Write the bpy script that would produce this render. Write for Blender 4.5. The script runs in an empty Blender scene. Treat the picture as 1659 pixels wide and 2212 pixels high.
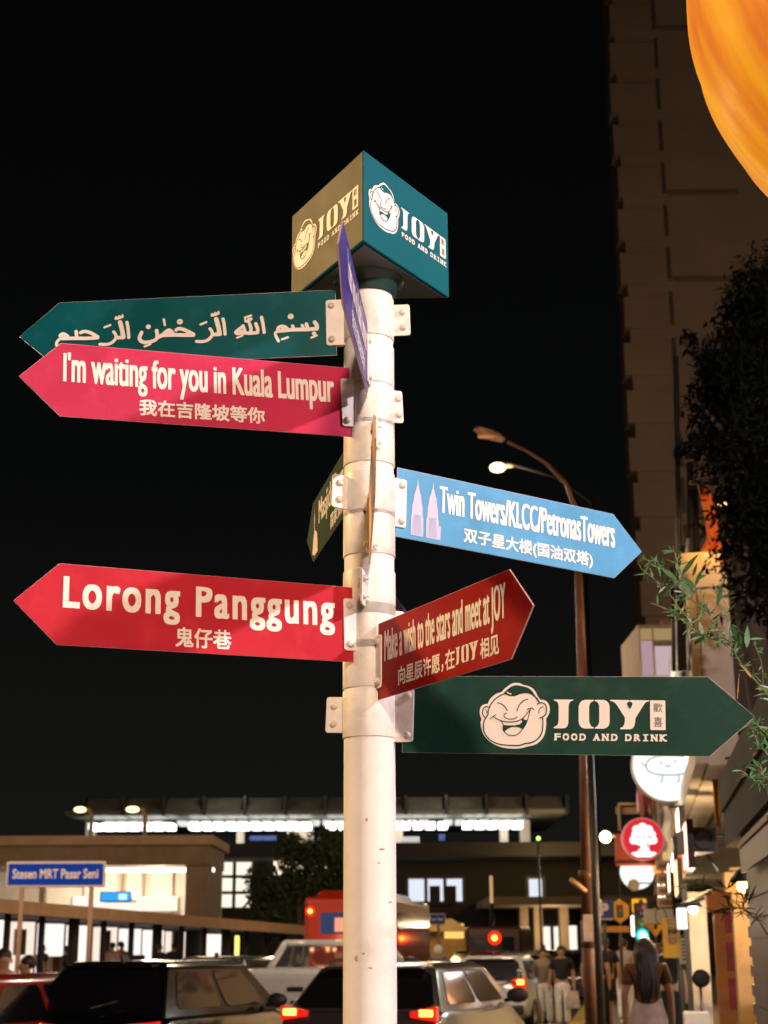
import bpy, bmesh, math, random
from mathutils import Vector, Matrix
from mathutils.geometry import tessellate_polygon
random.seed(7)
sc = bpy.context.scene
COL = sc.collection
R = math.radians

# ------------------------------------------------------------------ camera
EYE = Vector((0.0, 0.0, 1.75))
FPX, HOR, ROLL = 3240.3, 2039.5, 0.00446          # focal length and horizon for a 1659 x 2212 picture
TILT = math.atan((HOR - 1106.0) / FPX)
cam = bpy.data.cameras.new("camera")
cam.sensor_fit = 'VERTICAL'; cam.sensor_height = 36.0; cam.sensor_width = 27.0
cam.lens = FPX / 2212.0 * 36.0
cam.clip_start = 0.05; cam.clip_end = 900.0
cam.dof.use_dof = True; cam.dof.focus_distance = 3.55; cam.dof.aperture_fstop = 6.9; cam.dof.aperture_blades = 0
camo = bpy.data.objects.new("camera", cam); COL.objects.link(camo)
camo.location = EYE
camo.rotation_euler = (Matrix.Rotation(math.pi/2 + TILT, 3, 'X') @ Matrix.Rotation(-ROLL, 3, 'Z')).to_euler()
sc.camera = camo

# ------------------------------------------------------------------ world: night sky with a faint city glow low down
w = bpy.data.worlds.new("World"); sc.world = w; w.use_nodes = True
nt = w.node_tree; nt.nodes.clear()
out = nt.nodes.new('ShaderNodeOutputWorld'); bg = nt.nodes.new('ShaderNodeBackground')
tc = nt.nodes.new('ShaderNodeTexCoord'); sp = nt.nodes.new('ShaderNodeSeparateXYZ'); rp = nt.nodes.new('ShaderNodeValToRGB')
nt.links.new(tc.outputs['Generated'], sp.inputs[0]); nt.links.new(sp.outputs['Z'], rp.inputs[0])
cr = rp.color_ramp; cr.elements[0].position = 0.0; cr.elements[0].color = (0.0075, 0.0068, 0.0056, 1)
cr.elements[1].position = 0.62; cr.elements[1].color = (0.0008, 0.0008, 0.0009, 1)
e = cr.elements.new(0.10); e.color = (0.0052, 0.0052, 0.0047, 1)
e = cr.elements.new(0.30); e.color = (0.0017, 0.0019, 0.0019, 1)
nt.links.new(rp.outputs[0], bg.inputs[0]); bg.inputs[1].default_value = 1.0
nt.links.new(bg.outputs[0], out.inputs[0])

sc.view_settings.view_transform = 'Standard'; sc.view_settings.look = 'None'
sc.view_settings.exposure = 0.35; sc.view_settings.gamma = 1.0
sc.render.engine = 'CYCLES'
sc.cycles.use_denoising = True
sc.cycles.max_bounces = 6; sc.cycles.diffuse_bounces = 3; sc.cycles.glossy_bounces = 3; sc.cycles.transmission_bounces = 4
sc.cycles.sample_clamp_indirect = 4.0
sc.cycles.caustics_reflective = False; sc.cycles.caustics_refractive = False

# ------------------------------------------------------------------ helpers
def at(px, py, Y):
    """the point at distance Y that stands at pixel (px, py) of the 1659 x 2212 photograph"""
    X = px - 829.5; V = 1106.0 - py; r = -ROLL
    X, V = X*math.cos(r) - V*math.sin(r), X*math.sin(r) + V*math.cos(r)
    x, v = X/FPX, V/FPX; c, s = math.cos(TILT), math.sin(TILT)
    d = Vector((x, c - v*s, s + v*c)); return EYE + d*(Y/d.y)
def gx(px, Y): return at(px, 2039.5, Y).x
def gz(py, Y): return at(829.5, py, Y).z

MATS = {}
def mat(name, col, rough=0.6, metal=0.0, noise=0.0, nscale=20.0, bump=0.0, coat=0.0, emit=None, estr=0.0, spec=0.5, dirt=None, dscale=6.0, damt=0.35, trans=0.0):
    if name in MATS: return MATS[name]
    m = bpy.data.materials.new(name); m.use_nodes = True; t = m.node_tree; b = t.nodes['Principled BSDF']
    b.inputs['Base Color'].default_value = (*col, 1); b.inputs['Roughness'].default_value = rough
    b.inputs['Metallic'].default_value = metal; b.inputs['Coat Weight'].default_value = coat; b.inputs['Coat Roughness'].default_value = 0.15
    b.inputs['Specular IOR Level'].default_value = spec; b.inputs['Transmission Weight'].default_value = trans
    if emit is not None:
        b.inputs['Emission Color'].default_value = (*emit, 1); b.inputs['Emission Strength'].default_value = estr
    if noise or bump or dirt:
        co = t.nodes.new('ShaderNodeTexCoord')
        n = t.nodes.new('ShaderNodeTexNoise'); n.inputs['Scale'].default_value = nscale; n.inputs['Detail'].default_value = 6
        t.links.new(co.outputs['Object'], n.inputs['Vector'])
        src = None
        if noise:
            mx = t.nodes.new('ShaderNodeMix'); mx.data_type = 'RGBA'
            mx.inputs[6].default_value = (*[c*(1-noise) for c in col], 1); mx.inputs[7].default_value = (*[min(1, c*(1+noise)) for c in col], 1)
            cr = t.nodes.new('ShaderNodeMapRange'); cr.inputs[1].default_value = 0.3; cr.inputs[2].default_value = 0.7
            t.links.new(n.outputs['Fac'], cr.inputs[0]); t.links.new(cr.outputs[0], mx.inputs[0]); src = mx.outputs[2]
            rr = t.nodes.new('ShaderNodeMapRange'); rr.inputs[3].default_value = max(0, rough-0.12); rr.inputs[4].default_value = min(1, rough+0.12)
            t.links.new(n.outputs['Fac'], rr.inputs[0]); t.links.new(rr.outputs[0], b.inputs['Roughness'])
        if dirt:
            n2 = t.nodes.new('ShaderNodeTexNoise'); n2.inputs['Scale'].default_value = dscale; n2.inputs['Detail'].default_value = 9; n2.inputs['Roughness'].default_value = 0.65
            t.links.new(co.outputs['Object'], n2.inputs['Vector'])
            c2 = t.nodes.new('ShaderNodeMapRange'); c2.inputs[1].default_value = 0.52; c2.inputs[2].default_value = 0.74; c2.inputs[3].default_value = 0; c2.inputs[4].default_value = damt
            t.links.new(n2.outputs['Fac'], c2.inputs[0])
            m2 = t.nodes.new('ShaderNodeMix'); m2.data_type = 'RGBA'; m2.inputs[7].default_value = (*dirt, 1); m2.inputs[6].default_value = (*col, 1)
            if src is not None: t.links.new(src, m2.inputs[6])
            t.links.new(c2.outputs[0], m2.inputs[0]); src = m2.outputs[2]
        if src is not None: t.links.new(src, b.inputs['Base Color'])
        if bump:
            bp = t.nodes.new('ShaderNodeBump'); bp.inputs['Strength'].default_value = bump; bp.inputs['Distance'].default_value = 0.01
            t.links.new(n.outputs['Fac'], bp.inputs['Height']); t.links.new(bp.outputs[0], b.inputs['Normal'])
    MATS[name] = m; return m
def glow(name, col, s):
    if name in MATS: return MATS[name]
    m = bpy.data.materials.new(name); m.use_nodes = True; t = m.node_tree; t.nodes.clear()
    o = t.nodes.new('ShaderNodeOutputMaterial'); e = t.nodes.new('ShaderNodeEmission')
    e.inputs[0].default_value = (*col, 1); e.inputs[1].default_value = s; t.links.new(e.outputs[0], o.inputs[0])
    MATS[name] = m; return m

def absloc(o):
    v = Vector((0, 0, 0))
    while o is not None: v = v + o.location; o = o.parent
    return v
class MB:
    """collects faces; build() links them as ONE mesh object"""
    def __init__(s): s.v = []; s.f = []; s.smooth = []
    def add(s, vs, fs, smooth=False):
        n = len(s.v); s.v += [Vector(p) for p in vs]
        for f in fs: s.f.append([n+i for i in f]); s.smooth.append(smooth)
        return s
    def box(s, c, d, rz=0.0, M=None):
        x, y, z = d[0]/2, d[1]/2, d[2]/2; pts = [Vector(p) for p in ((-x,-y,-z),(x,-y,-z),(x,y,-z),(-x,y,-z),(-x,-y,z),(x,-y,z),(x,y,z),(-x,y,z))]
        T = M if M is not None else Matrix.Translation(Vector(c)) @ Matrix.Rotation(rz, 4, 'Z')
        return s.add([T @ p for p in pts], [(3,2,1,0),(4,5,6,7),(0,1,5,4),(1,2,6,5),(2,3,7,6),(3,0,4,7)])
    def bbox(s, p0, p1):
        a = [min(p0[i], p1[i]) for i in range(3)]; b = [max(p0[i], p1[i]) for i in range(3)]
        return s.box([(a[i]+b[i])/2 for i in range(3)], [b[i]-a[i] for i in range(3)])
    def tube(s, pts, rad, n=10, cap=True):
        pts = [Vector(p) for p in pts]; rad = rad if isinstance(rad, (list, tuple)) else [rad]*len(pts); rings = []; ref = None
        for i, p in enumerate(pts):
            d = (pts[min(i+1, len(pts)-1)] - pts[max(i-1, 0)]).normalized()
            if ref is None: ref = Vector((1,0,0)) if abs(d.x) < 0.8 else Vector((0,1,0))
            a = (ref - d*ref.dot(d)).normalized(); b = d.cross(a); ref = a
            rings.append([p + (a*math.cos(2*math.pi*k/n) + b*math.sin(2*math.pi*k/n))*rad[i] for k in range(n)])
        base = len(s.v); s.v += [p for r in rings for p in r]
        for i in range(len(pts)-1):
            for k in range(n): s.f.append([base+i*n+k, base+i*n+(k+1)%n, base+(i+1)*n+(k+1)%n, base+(i+1)*n+k]); s.smooth.append(True)
        if cap:
            s.f.append([base+k for k in range(n)][::-1]); s.smooth.append(False)
            s.f.append([base+(len(pts)-1)*n+k for k in range(n)]); s.smooth.append(False)
        return s
    def lathe(s, prof, n=24, M=None):
        M = M or Matrix.Identity(4); base = len(s.v)
        for r, z in prof:
            for k in range(n): s.v.append(M @ Vector((r*math.cos(2*math.pi*k/n), r*math.sin(2*math.pi*k/n), z)))
        for i in range(len(prof)-1):
            for k in range(n): s.f.append([base+i*n+k, base+i*n+(k+1)%n, base+(i+1)*n+(k+1)%n, base+(i+1)*n+k]); s.smooth.append(True)
        return s
    def prism(s, pts, N):
        """closed prism: 3d outline pts extruded by vector N (both caps)"""
        pts = [Vector(p) for p in pts]; n = len(pts); q = [p + N for p in pts]
        nrm = Vector((0,0,0))
        for i in range(n): nrm += pts[i].cross(pts[(i+1) % n])
        flip = nrm.dot(N) < 0
        tri = tessellate_polygon([pts]); fs = []
        for a, b, c in tri:
            t = (pts[b]-pts[a]).cross(pts[c]-pts[a]); up = t.dot(N) > 0
            fs.append((a,b,c) if not up else (a,c,b)); fs.append((n+a,n+b,n+c) if up else (n+a,n+c,n+b))
        for i in range(n):
            j = (i+1) % n; fs.append((i,j,n+j,n+i) if not flip else (j,i,n+i,n+j))
        return s.add(pts+q, fs)
    def flat(s, pts):
        pts = [Vector(p) for p in pts]; return s.add(pts, [tuple(t) for t in tessellate_polygon([pts])])
    def sphere(s, c, r, n=12, m=8, M=None):
        prof = [(max(1e-4, math.sin(math.pi*i/m)), -math.cos(math.pi*i/m)) for i in range(m+1)]
        rr = r if isinstance(r, (tuple, list)) else (r, r, r)
        T = Matrix.Translation(Vector(c)) @ (M or Matrix.Identity(4)) @ Matrix.Diagonal((rr[0], rr[1], rr[2], 1))
        return s.lathe(prof, n, T)
    def build(s, name, m, parent=None, world=False, bevel=0.0, seg=2, shade=False):
        me = bpy.data.meshes.new(name); o = bpy.data.objects.new(name, me)
        off = absloc(parent) if (world and parent is not None) else Vector((0,0,0))
        me.from_pydata([p - off for p in s.v], [], s.f); me.materials.append(m)
        for p, sm in zip(me.polygons, s.smooth): p.use_smooth = sm or shade
        me.update(); COL.objects.link(o)
        if parent is not None: o.parent = parent
        if bevel:
            b = o.modifiers.new('bevel', 'BEVEL'); b.width = bevel; b.segments = seg; b.limit_method = 'ANGLE'; b.angle_limit = R(35)
        return o
def tag(o, label=None, cat=None, group=None, kind=None):
    if label: o['label'] = label
    if cat: o['category'] = cat
    if group: o['group'] = group
    if kind: o['kind'] = kind
    return o
def thing(name, label, cat, loc=(0,0,0), rz=0.0, group=None):
    o = bpy.data.objects.new(name, None); COL.objects.link(o); o.location = loc; o.rotation_euler = (0,0,rz); o.empty_display_size = 0.1
    return tag(o, label, cat, group, 'thing')
def struct(name, mb, m): return tag(mb.build(name, m), kind='structure')
def copy_tree(o, parent=None):
    c = o.copy(); COL.objects.link(c); c.parent = parent
    for ch in list(o.children): copy_tree(ch, c)
    return c
def lamp(name, loc, power, col, parent, radius=0.1, spot=None, aim=None, blend=0.4):
    l = bpy.data.lights.new(name, 'SPOT' if spot else 'POINT'); l.energy = power; l.color = col; l.shadow_soft_size = radius
    if spot: l.spot_size = R(spot); l.spot_blend = blend
    o = bpy.data.objects.new(name, l); COL.objects.link(o)
    off = absloc(parent) if parent is not None else Vector((0,0,0)); o.location = Vector(loc) - off; o.parent = parent
    if aim is not None: o.rotation_euler = (Vector(aim) - Vector(loc)).to_track_quat('-Z', 'Y').to_euler()
    return o
def smooth_line(pts, k=6, closed=False):
    P = [Vector((p[0], p[1])) for p in pts]; n = len(P); outp = []
    rng = range(n) if closed else range(n-1)
    for i in rng:
        if closed: a, b, c, d = P[(i-1) % n], P[i], P[(i+1) % n], P[(i+2) % n]
        else: a, b, c, d = P[max(i-1,0)], P[i], P[i+1], P[min(i+2,n-1)]
        for j in range(k):
            t = j/k; outp.append(0.5*((2*b) + (c-a)*t + (2*a-5*b+4*c-d)*t*t + (3*b-a-3*c+d)*t**3))
    if not closed: outp.append(P[-1])
    return outp

# ---- flat lettering: made with the built-in font; each letter laid a few hundredths of a millimetre above the next
_tc = {}
def text_raw(s, spacing=1.0):
    key = (s, spacing)
    if key in _tc: return _tc[key]
    c = bpy.data.curves.new('tmp', 'FONT'); c.body = s; c.resolution_u = 4; c.space_character = spacing
    o = bpy.data.objects.new('tmp', c); COL.objects.link(o); dg = bpy.context.evaluated_depsgraph_get(); dg.update()
    me = bpy.data.meshes.new_from_object(o.evaluated_get(dg))
    v = [(p.co.x, p.co.y) for p in me.vertices]; f = [tuple(p.vertices) for p in me.polygons]
    bpy.data.objects.remove(o); bpy.data.curves.remove(c); bpy.data.meshes.remove(me)
    _tc[key] = (v, f); return _tc[key]
CAP = max(p[1] for p in text_raw('H')[0]); XHT = max(p[1] for p in text_raw('x')[0])
def text_on(mb, fr, s, x0, x1, y0, cap, bx=0.0, by=0.0, lift=0.0006, fit_h=False, spacing=1.0, xh=0.0):
    """fr = (origin, X, V, N); text fills x0..x1, stands on y0, capital height cap"""
    O, X, V, N = fr; v, f = text_raw(s, spacing)
    xa, xb = min(p[0] for p in v), max(p[0] for p in v)
    if fit_h: ya, yb = min(p[1] for p in v), max(p[1] for p in v)
    else: ya, yb = 0.0, CAP
    if xh and not fit_h: v = [(p[0], (p[1] if p[1] <= 0 else p[1]*xh*CAP/XHT if p[1] < XHT else xh*CAP + (p[1]-XHT)*(CAP-xh*CAP)/(CAP-XHT))) for p in v]
    kx = (x1-x0-2*bx)/(xb-xa); ky = (cap-2*by)/(yb-ya)
    offs = [(0,0)] if not (bx or by) else [(-bx,-by),(bx,-by),(-bx,by),(bx,by),(0,0)]
    for i, (dx, dy) in enumerate(offs):
        mb.add([O + X*(x0+bx+dx+(p[0]-xa)*kx) + V*(y0+by+dy+(p[1]-ya)*ky) + N*(lift+i*4e-5) for p in v], f)
def stroke_on(mb, fr, pts, wd, lift, smooth=True, k=5):
    """a round-ended stroke along pts (x, y[, width])"""
    O, X, V, N = fr
    if len(pts) == 1:
        r = wd/2; x, y = pts[0][:2]
        mb.add([O+X*x+V*y+N*lift]+[O+X*(x+r*math.cos(a*math.pi/8))+V*(y+r*math.sin(a*math.pi/8))+N*lift for a in range(16)], [(0,i+1,(i+1)%16+1) for i in range(16)]); return
    P = smooth_line(pts, k) if smooth and len(pts) > 2 else [Vector(p[:2]) for p in pts]
    n = len(P); L = []; Rr = []
    for i, p in enumerate(P):
        d = (P[min(i+1,n-1)] - P[max(i-1,0)]).normalized(); q = Vector((-d.y, d.x))*wd/2
        L.append(p+q); Rr.append(p-q)
    d0 = (P[1]-P[0]).normalized(); d1 = (P[-1]-P[-2]).normalized()
    def cap(c, d, sgn):
        a0 = math.atan2(d.y, d.x); return [c + Vector((math.cos(a0+sgn*math.pi/2-sgn*t*math.pi/6), math.sin(a0+sgn*math.pi/2-sgn*t*math.pi/6)))*wd/2 for t in range(1,6)]
    def W(p, z): return O + X*p.x + V*p.y + N*z
    vs = []; fs = []
    for i in range(n): vs += [W(L[i], lift+i*1.5e-6), W(Rr[i], lift+i*1.5e-6)]
    for i in range(n-1): fs.append((2*i, 2*i+1, 2*i+3, 2*i+2))
    b = len(vs); e = [L[-1]] + cap(P[-1], d1, 1) + [Rr[-1]]; vs += [W(p, lift+n*1.5e-6) for p in e]; fs.append(tuple(range(b, b+len(e)))[::-1])
    b = len(vs); e = [Rr[0]] + cap(P[0], -d0, 1) + [L[0]]; vs += [W(p, lift) for p in e]; fs.append(tuple(range(b, b+len(e)))[::-1])
    mb.add(vs, fs)
def area_on(mb, fr, pts, lift):
    O, X, V, N = fr; mb.flat([O + X*p[0] + V*p[1] + N*lift for p in pts])

# ------------------------------------------------------------------ lamps that light the corner (street lamps outside the frame, and added ones)
def street_lamp(label, foot, height, arm, power, col, radius, emit, spot=None):
    t = thing('street_lamp', label, 'street lamp', foot)
    f = Vector(foot); h = f + Vector((0,0,height)); e = h + Vector(arm)
    MB().tube([f, f+Vector((0,0,height*.5)), h, h+Vector(arm)*.5+Vector((0,0,.2)), e], [.09,.07,.05,.04,.035], 10).build('pole', mat('lamp_grey', (.3,.3,.3), .5, .6), t, True)
    MB().sphere(e, (.32,.16,.08)).build('lamp_head', mat('lamp_grey', (.3,.3,.3)), t, True)
    MB().sphere(e-Vector((0,0,.07)), (.24,.12,.05)).build('lamp_glass', glow('lamp_glass_'+emit, col, 8), t, True)
    lamp('lamp_light', e-Vector((0,0,.2)), power*(1 if not spot else .42), col, t, radius, spot, (0,3.5,2.75) if spot else None, .5)
    return t
street_lamp('white street lamp standing to the right of the signpost', (6.9, 0.9, 0), 6.6, (-.7, .1, .1), 2650, (1.0, .83, .84), .22, 'white')
street_lamp('amber street lamp tilted at the signpost, standing beyond its left boards', (-8.0, 6.0, 0), 6.8, (.7, -.1, .1), 7000, (1.0, .60, .24), .20, 'amber', 42)
street_lamp('added amber street lamp standing beside the road beyond the left edge', (-12.5, 25, 0), 7.5, (1.2, .4, .1), 2600, (1.0, .70, .44), .2, 'road')  # added out of view to brighten the blue road sign and the cars
street_lamp('added warm white street lamp hidden behind the signpost, lighting the people in the road', (gx(800,27), 27, 0), 7.6, (.05, .3, .1), 1200, (1.0, .80, .60), .2, 'mid')  # added lamp, kept unseen, to brighten the people and the road
street_lamp('peach street lamp standing behind the viewer', (1.2, -7.6, 0), 6.4, (-.3, .6, .1), 4300, (1.0, .70, .50), .40, 'peach')

# ------------------------------------------------------------------ the signpost
PX, PY, PR = -0.0359, 3.5, 0.06
white_paint = mat('white_pole_paint', (.80,.78,.76), .60, noise=.05, nscale=14, bump=.05, dirt=(.34,.21,.12), dscale=7.0, damt=.38)
clamp_paint = mat('white_clamp_paint', (.78,.76,.73), .45, noise=.06, nscale=30, bump=.12, dirt=(.30,.17,.09), dscale=9.0, damt=.45)
letter_white = mat('white_lettering', (.80,.77,.74), .5)
alu = mat('board_edge', (.55,.42,.42), .4, .3)
post = thing('signpost', 'white finger signpost with ten coloured arrow boards and a teal three sided box', 'signpost', (PX, PY, 0))
MB().tube([(PX,PY,0),(PX,PY,1.2),(PX,PY,2.4),(PX,PY,3.40)], PR, 48).build('pole', white_paint, post, True)

for a_, z_, w_, h_ in ((-62,1.955,.022,.006),(-70,1.925,.010,.004),(-88,1.70,.012,.004),(-120,1.72,.012,.016),(-103,1.73,.008,.005),(-40,1.84,.016,.005),(-96,2.02,.006,.010)):   # stains and sticker remains
    st_ = MB(); n_ = 7; base_ = []
    for i in range(n_):
        t_ = 2*math.pi*i/n_; r_ = random.uniform(.6,1.2); an = R(a_) + math.cos(t_)*w_*.5*r_/PR; base_.append(Vector((PX+(PR+.0005)*math.cos(an), PY+(PR+.0005)*math.sin(an), z_+math.sin(t_)*h_*.5*r_)))
    an = R(a_); base_.append(Vector((PX+(PR+.0009)*math.cos(an), PY+(PR+.0009)*math.sin(an), z_)))
    st_.add(base_, [(i, (i+1) % n_, n_) for i in range(n_)]).build('stain', mat('stain_brown', (.42,.30,.20), .8, noise=.3, nscale=90), post, True)
BOARDS = {  # azimuth, start, length, height of centre, tip, offset, droop, text direction
 'arabic': (177.3,.083,.706,3.257,.102,.001,-.0237,-1),
 'waiting': (200.0,.059,.700,3.024,.095,.030,-.0431,-1),
 'lorong': (206.3,.058,.696,2.469,.097,.030,-.0233,-1),
 'towers': (30.4,.077,.674,2.795,.098,-.001,-.0369,1),
 'wish': (-65.9,.066,.634,2.379,.093,-.005,-.0202,1),
 'joy': (-11.4,.081,.694,2.264,.101,-.001,-.0410,1),
 'purple': (266.2,.083,.633,3.127,.099,.001,-.0719,-1),
 'ochre': (271.8,.066,.493,2.698,.095,-.001,.0455,1),
 'mosque': (102.8,.078,.680,2.927,.100,.003,-.0238,-1),
 'far': (80.0,.075,.680,2.55,.100,.0,-.02,-1)}
HB = .1772; TH = .0022
FR = {}
def board(key, col, label, rough=.36):
    ph, s0, L, z, t, off, dr, sx = BOARDS[key]; ph = R(ph)
    u = Vector((math.cos(ph), math.sin(ph), 0)); n = Vector((-u.y, u.x, 0)); zz = Vector((0,0,1))
    O = Vector((PX, PY, z)) + u*s0 + n*off
    U = u*math.cos(dr) + zz*math.sin(dr); V = -u*math.sin(dr) + zz*math.cos(dr); X = U*sx; N = X.cross(V)
    h = HB/2; r = .012
    tip = [(L+t-r*.9, -r*.75), (L+t-.002, 0), (L+t-r*.9, r*.75)]
    out2 = [(0,-h),(L,-h)] + tip + [(L,h),(0,h)]
    m = mat('board_'+key, col, rough, noise=.10, nscale=5, dirt=tuple(min(1,c*1.5+.02) for c in col), dscale=14, damt=.38, bump=.02, coat=.02, spec=.07)
    o = MB().prism([O + U*a + V*b - N*TH for a, b in out2], N*2*TH).build('sign_board', m, post, True, bevel=.0008)
    o['label'] = label
    # thin aluminium edge, a hair larger than the board and thinner
    e = 0.0004; out3 = [(-e,-h-e),(L+.0005,-h-e)] + [(L+t-r*.9+e,-r*.75),(L+t-.002+e,0),(L+t-r*.9+e,r*.75)] + [(L+.0005,h+e),(-e,h+e)]
    MB().prism([O + U*a + V*b - N*(TH-.0006) for a, b in out3], N*2*(TH-.0006)).build('edge_strip', alu, o, True)
    # clamp: band round the pole, one plate on the board, one at the back, with domed bolts
    c = MB(); zc = z
    c.lathe([(PR+.0005,zc-.056),(PR+.0028,zc-.055),(PR+.0028,zc+.055),(PR+.0005,zc+.056)], 48, Matrix.Translation((PX,PY,0)))
    Pc = Vector((PX, PY, z)) + n*off
    s_in = math.sqrt(max(0, PR**2 - off**2))-.004
    sa, sb = s_in, s0 + .025
    def plate(a, b, hh, dn, th):
        pts = []; rr = .006
        for cx_, cy_, a0 in ((b-rr,hh-rr,0),(a+rr,hh-rr,90),(a+rr,-hh+rr,180),(b-rr,-hh+rr,270)):
            for q in (0,45,90): pts.append((cx_+rr*math.cos(R(a0+q)), cy_+rr*math.sin(R(a0+q))))
        c.prism([Pc + U*(p[0]) + V*p[1] + N*dn for p in pts], N*th)
    plate(sa, sb, .062, TH+.0004, .004); plate(sa, sb, .062, -TH-.0044, .004)
    rear = .078 if key in ('waiting', 'lorong') else .104
    plate(-rear, -s_in if s_in > .02 else -.04, .042, -.0025, .005)
    co = c.build('clamp', clamp_paint, post, True, bevel=.0012)
    bolts = [(sb-.014,.046, TH+.0044),(sb-.014,-.046, TH+.0044),(-rear+.016-(.004 if rear < .1 else -.003),.021,.0025),(-rear+.016-(.004 if rear < .1 else -.003),-.021,.0025)]
    for a, b, d in bolts:
        bm_ = MB()
        T = Matrix.Translation(Pc + U*a + V*b + N*d) @ N.to_track_quat('Z','Y').to_matrix().to_4x4()
        bm_.lathe([(.0085,0),(.0085,.003),(.0075,.0055),(.004,.0070),(.0001,.0074)], 14, T)
        T2 = Matrix.Translation(Pc + U*a + V*b - N*(d if a > 0 else .0025)) @ (-N).to_track_quat('Z','Y').to_matrix().to_4x4()
        bm_.lathe([(.0085,0),(.0085,.004),(.0045,.0045),(.0045,.012),(.0001,.0125)], 10, T2)
        bm_.build('bolt', mat('bolt_rusty', (.66,.60,.54), .5, noise=.1, nscale=60, dirt=(.26,.12,.05), dscale=22, damt=.9), co, True)
    FR[key] = (O, X, V, N); return o
b_arabic = board('arabic', (.001,.088,.105), 'teal board with white Arabic calligraphy, topmost of the left pointing boards')
b_wait = board('waiting', (.49,.034,.092), "crimson board reading I'm waiting for you in Kuala Lumpur")
b_lor = board('lorong', (.46,.026,.044), 'red board reading Lorong Panggung')
b_tow = board('towers', (.090,.32,.58), 'sky blue board with two tower silhouettes pointing right')
b_wish = board('wish', (.27,.006,.005), 'dark red board reading Make a wish to the stars and meet at JOY')
b_joy = board('joy', (.012,.052,.040), 'dark green board with laughing face emblem, lowest on the post')
b_pur = board('purple', (.055,.035,.22), 'purple board pointing towards the viewer, just under the box')
b_och = board('ochre', (.72,.44,.07), 'ochre board seen almost edge on in front of the pole')
b_mos = board('mosque', (.018,.050,.020), 'dark green board with a minaret pointing away behind the pole', .75)
b_far = board('far', (.06,.03,.13), 'dark purple board mostly hidden behind the pole')

def letters(board_o, key, rows, lw=letter_white):
    mb = MB()
    for r in rows: text_on(mb, FR[key], r[0], *r[1:5], **(r[5] if len(r) > 5 else {}), lift=TH+.0012)
    return mb.build('lettering', lw, board_o, True)
letters(b_wait, 'waiting', [("I'm waiting for you in Kuala Lumpur", -.695,-.042,-.0045,.0690, dict(bx=.0016, by=.0010, xh=.76)),
                            ("我在吉隆坡等你", -.520,-.219,-.0735,.041, dict(bx=.0010, by=.0010, fit_h=True))])
letters(b_lor, 'lorong', [("Lorong Panggung", -.687,-.047,-.0076,.0690, dict(bx=.0026, by=.0020, xh=.78, spacing=1.18)),
                          ("鬼仔巷", -.434,-.303,-.0780,.045, dict(bx=.0010, by=.0010, fit_h=True))])
letters(b_tow, 'towers', [("Twin Towers/KLCC/PetronasTowers", .1225,.678,-.0050,.0690, dict(bx=.0016, by=.0010, xh=.76)),
                          ("双子星大楼(国油双塔)", .196,.602,-.0755,.044, dict(bx=.0009, by=.0009, fit_h=True))])
letters(b_wish, 'wish', [("Make a wish to the stars and meet at JOY", .0387,.6214,-.0045,.0700, dict(bx=.0013, by=.0008, xh=.76)),
                         ("向星辰许愿，", .1157,.345,-.0720,.043, dict(bx=.0009, by=.0009, fit_h=True)),
                         ("在", .353,.398,-.0720,.043, dict(bx=.0009, by=.0009, fit_h=True)),
                         ("相见", .512,.591,-.0720,.042, dict(bx=.0009, by=.0009, fit_h=True))])
letters(b_mos, 'mosque', [("Masjid Negara", -.577,-.150,-.0060,.0690, dict(bx=.0020, by=.0008)),
                          ("国家清真寺", -.396,-.150,-.0770,.044, dict(bx=.0009, by=.0009, fit_h=True))])
letters(b_pur, 'purple', [("I miss you in Kuala Lumpur", -.545,-.045,-.0030,.0690, dict(bx=.0016, by=.0007)),
                          ("我在吉隆坡想你", -.450,-.110,-.0720,.042, dict(bx=.0009, by=.0009, fit_h=True))])
letters(b_far, 'far', [("Masjid Jamek", -.560,-.050,-.0040,.0690, dict(bx=.0016, by=.0007))])

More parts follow.
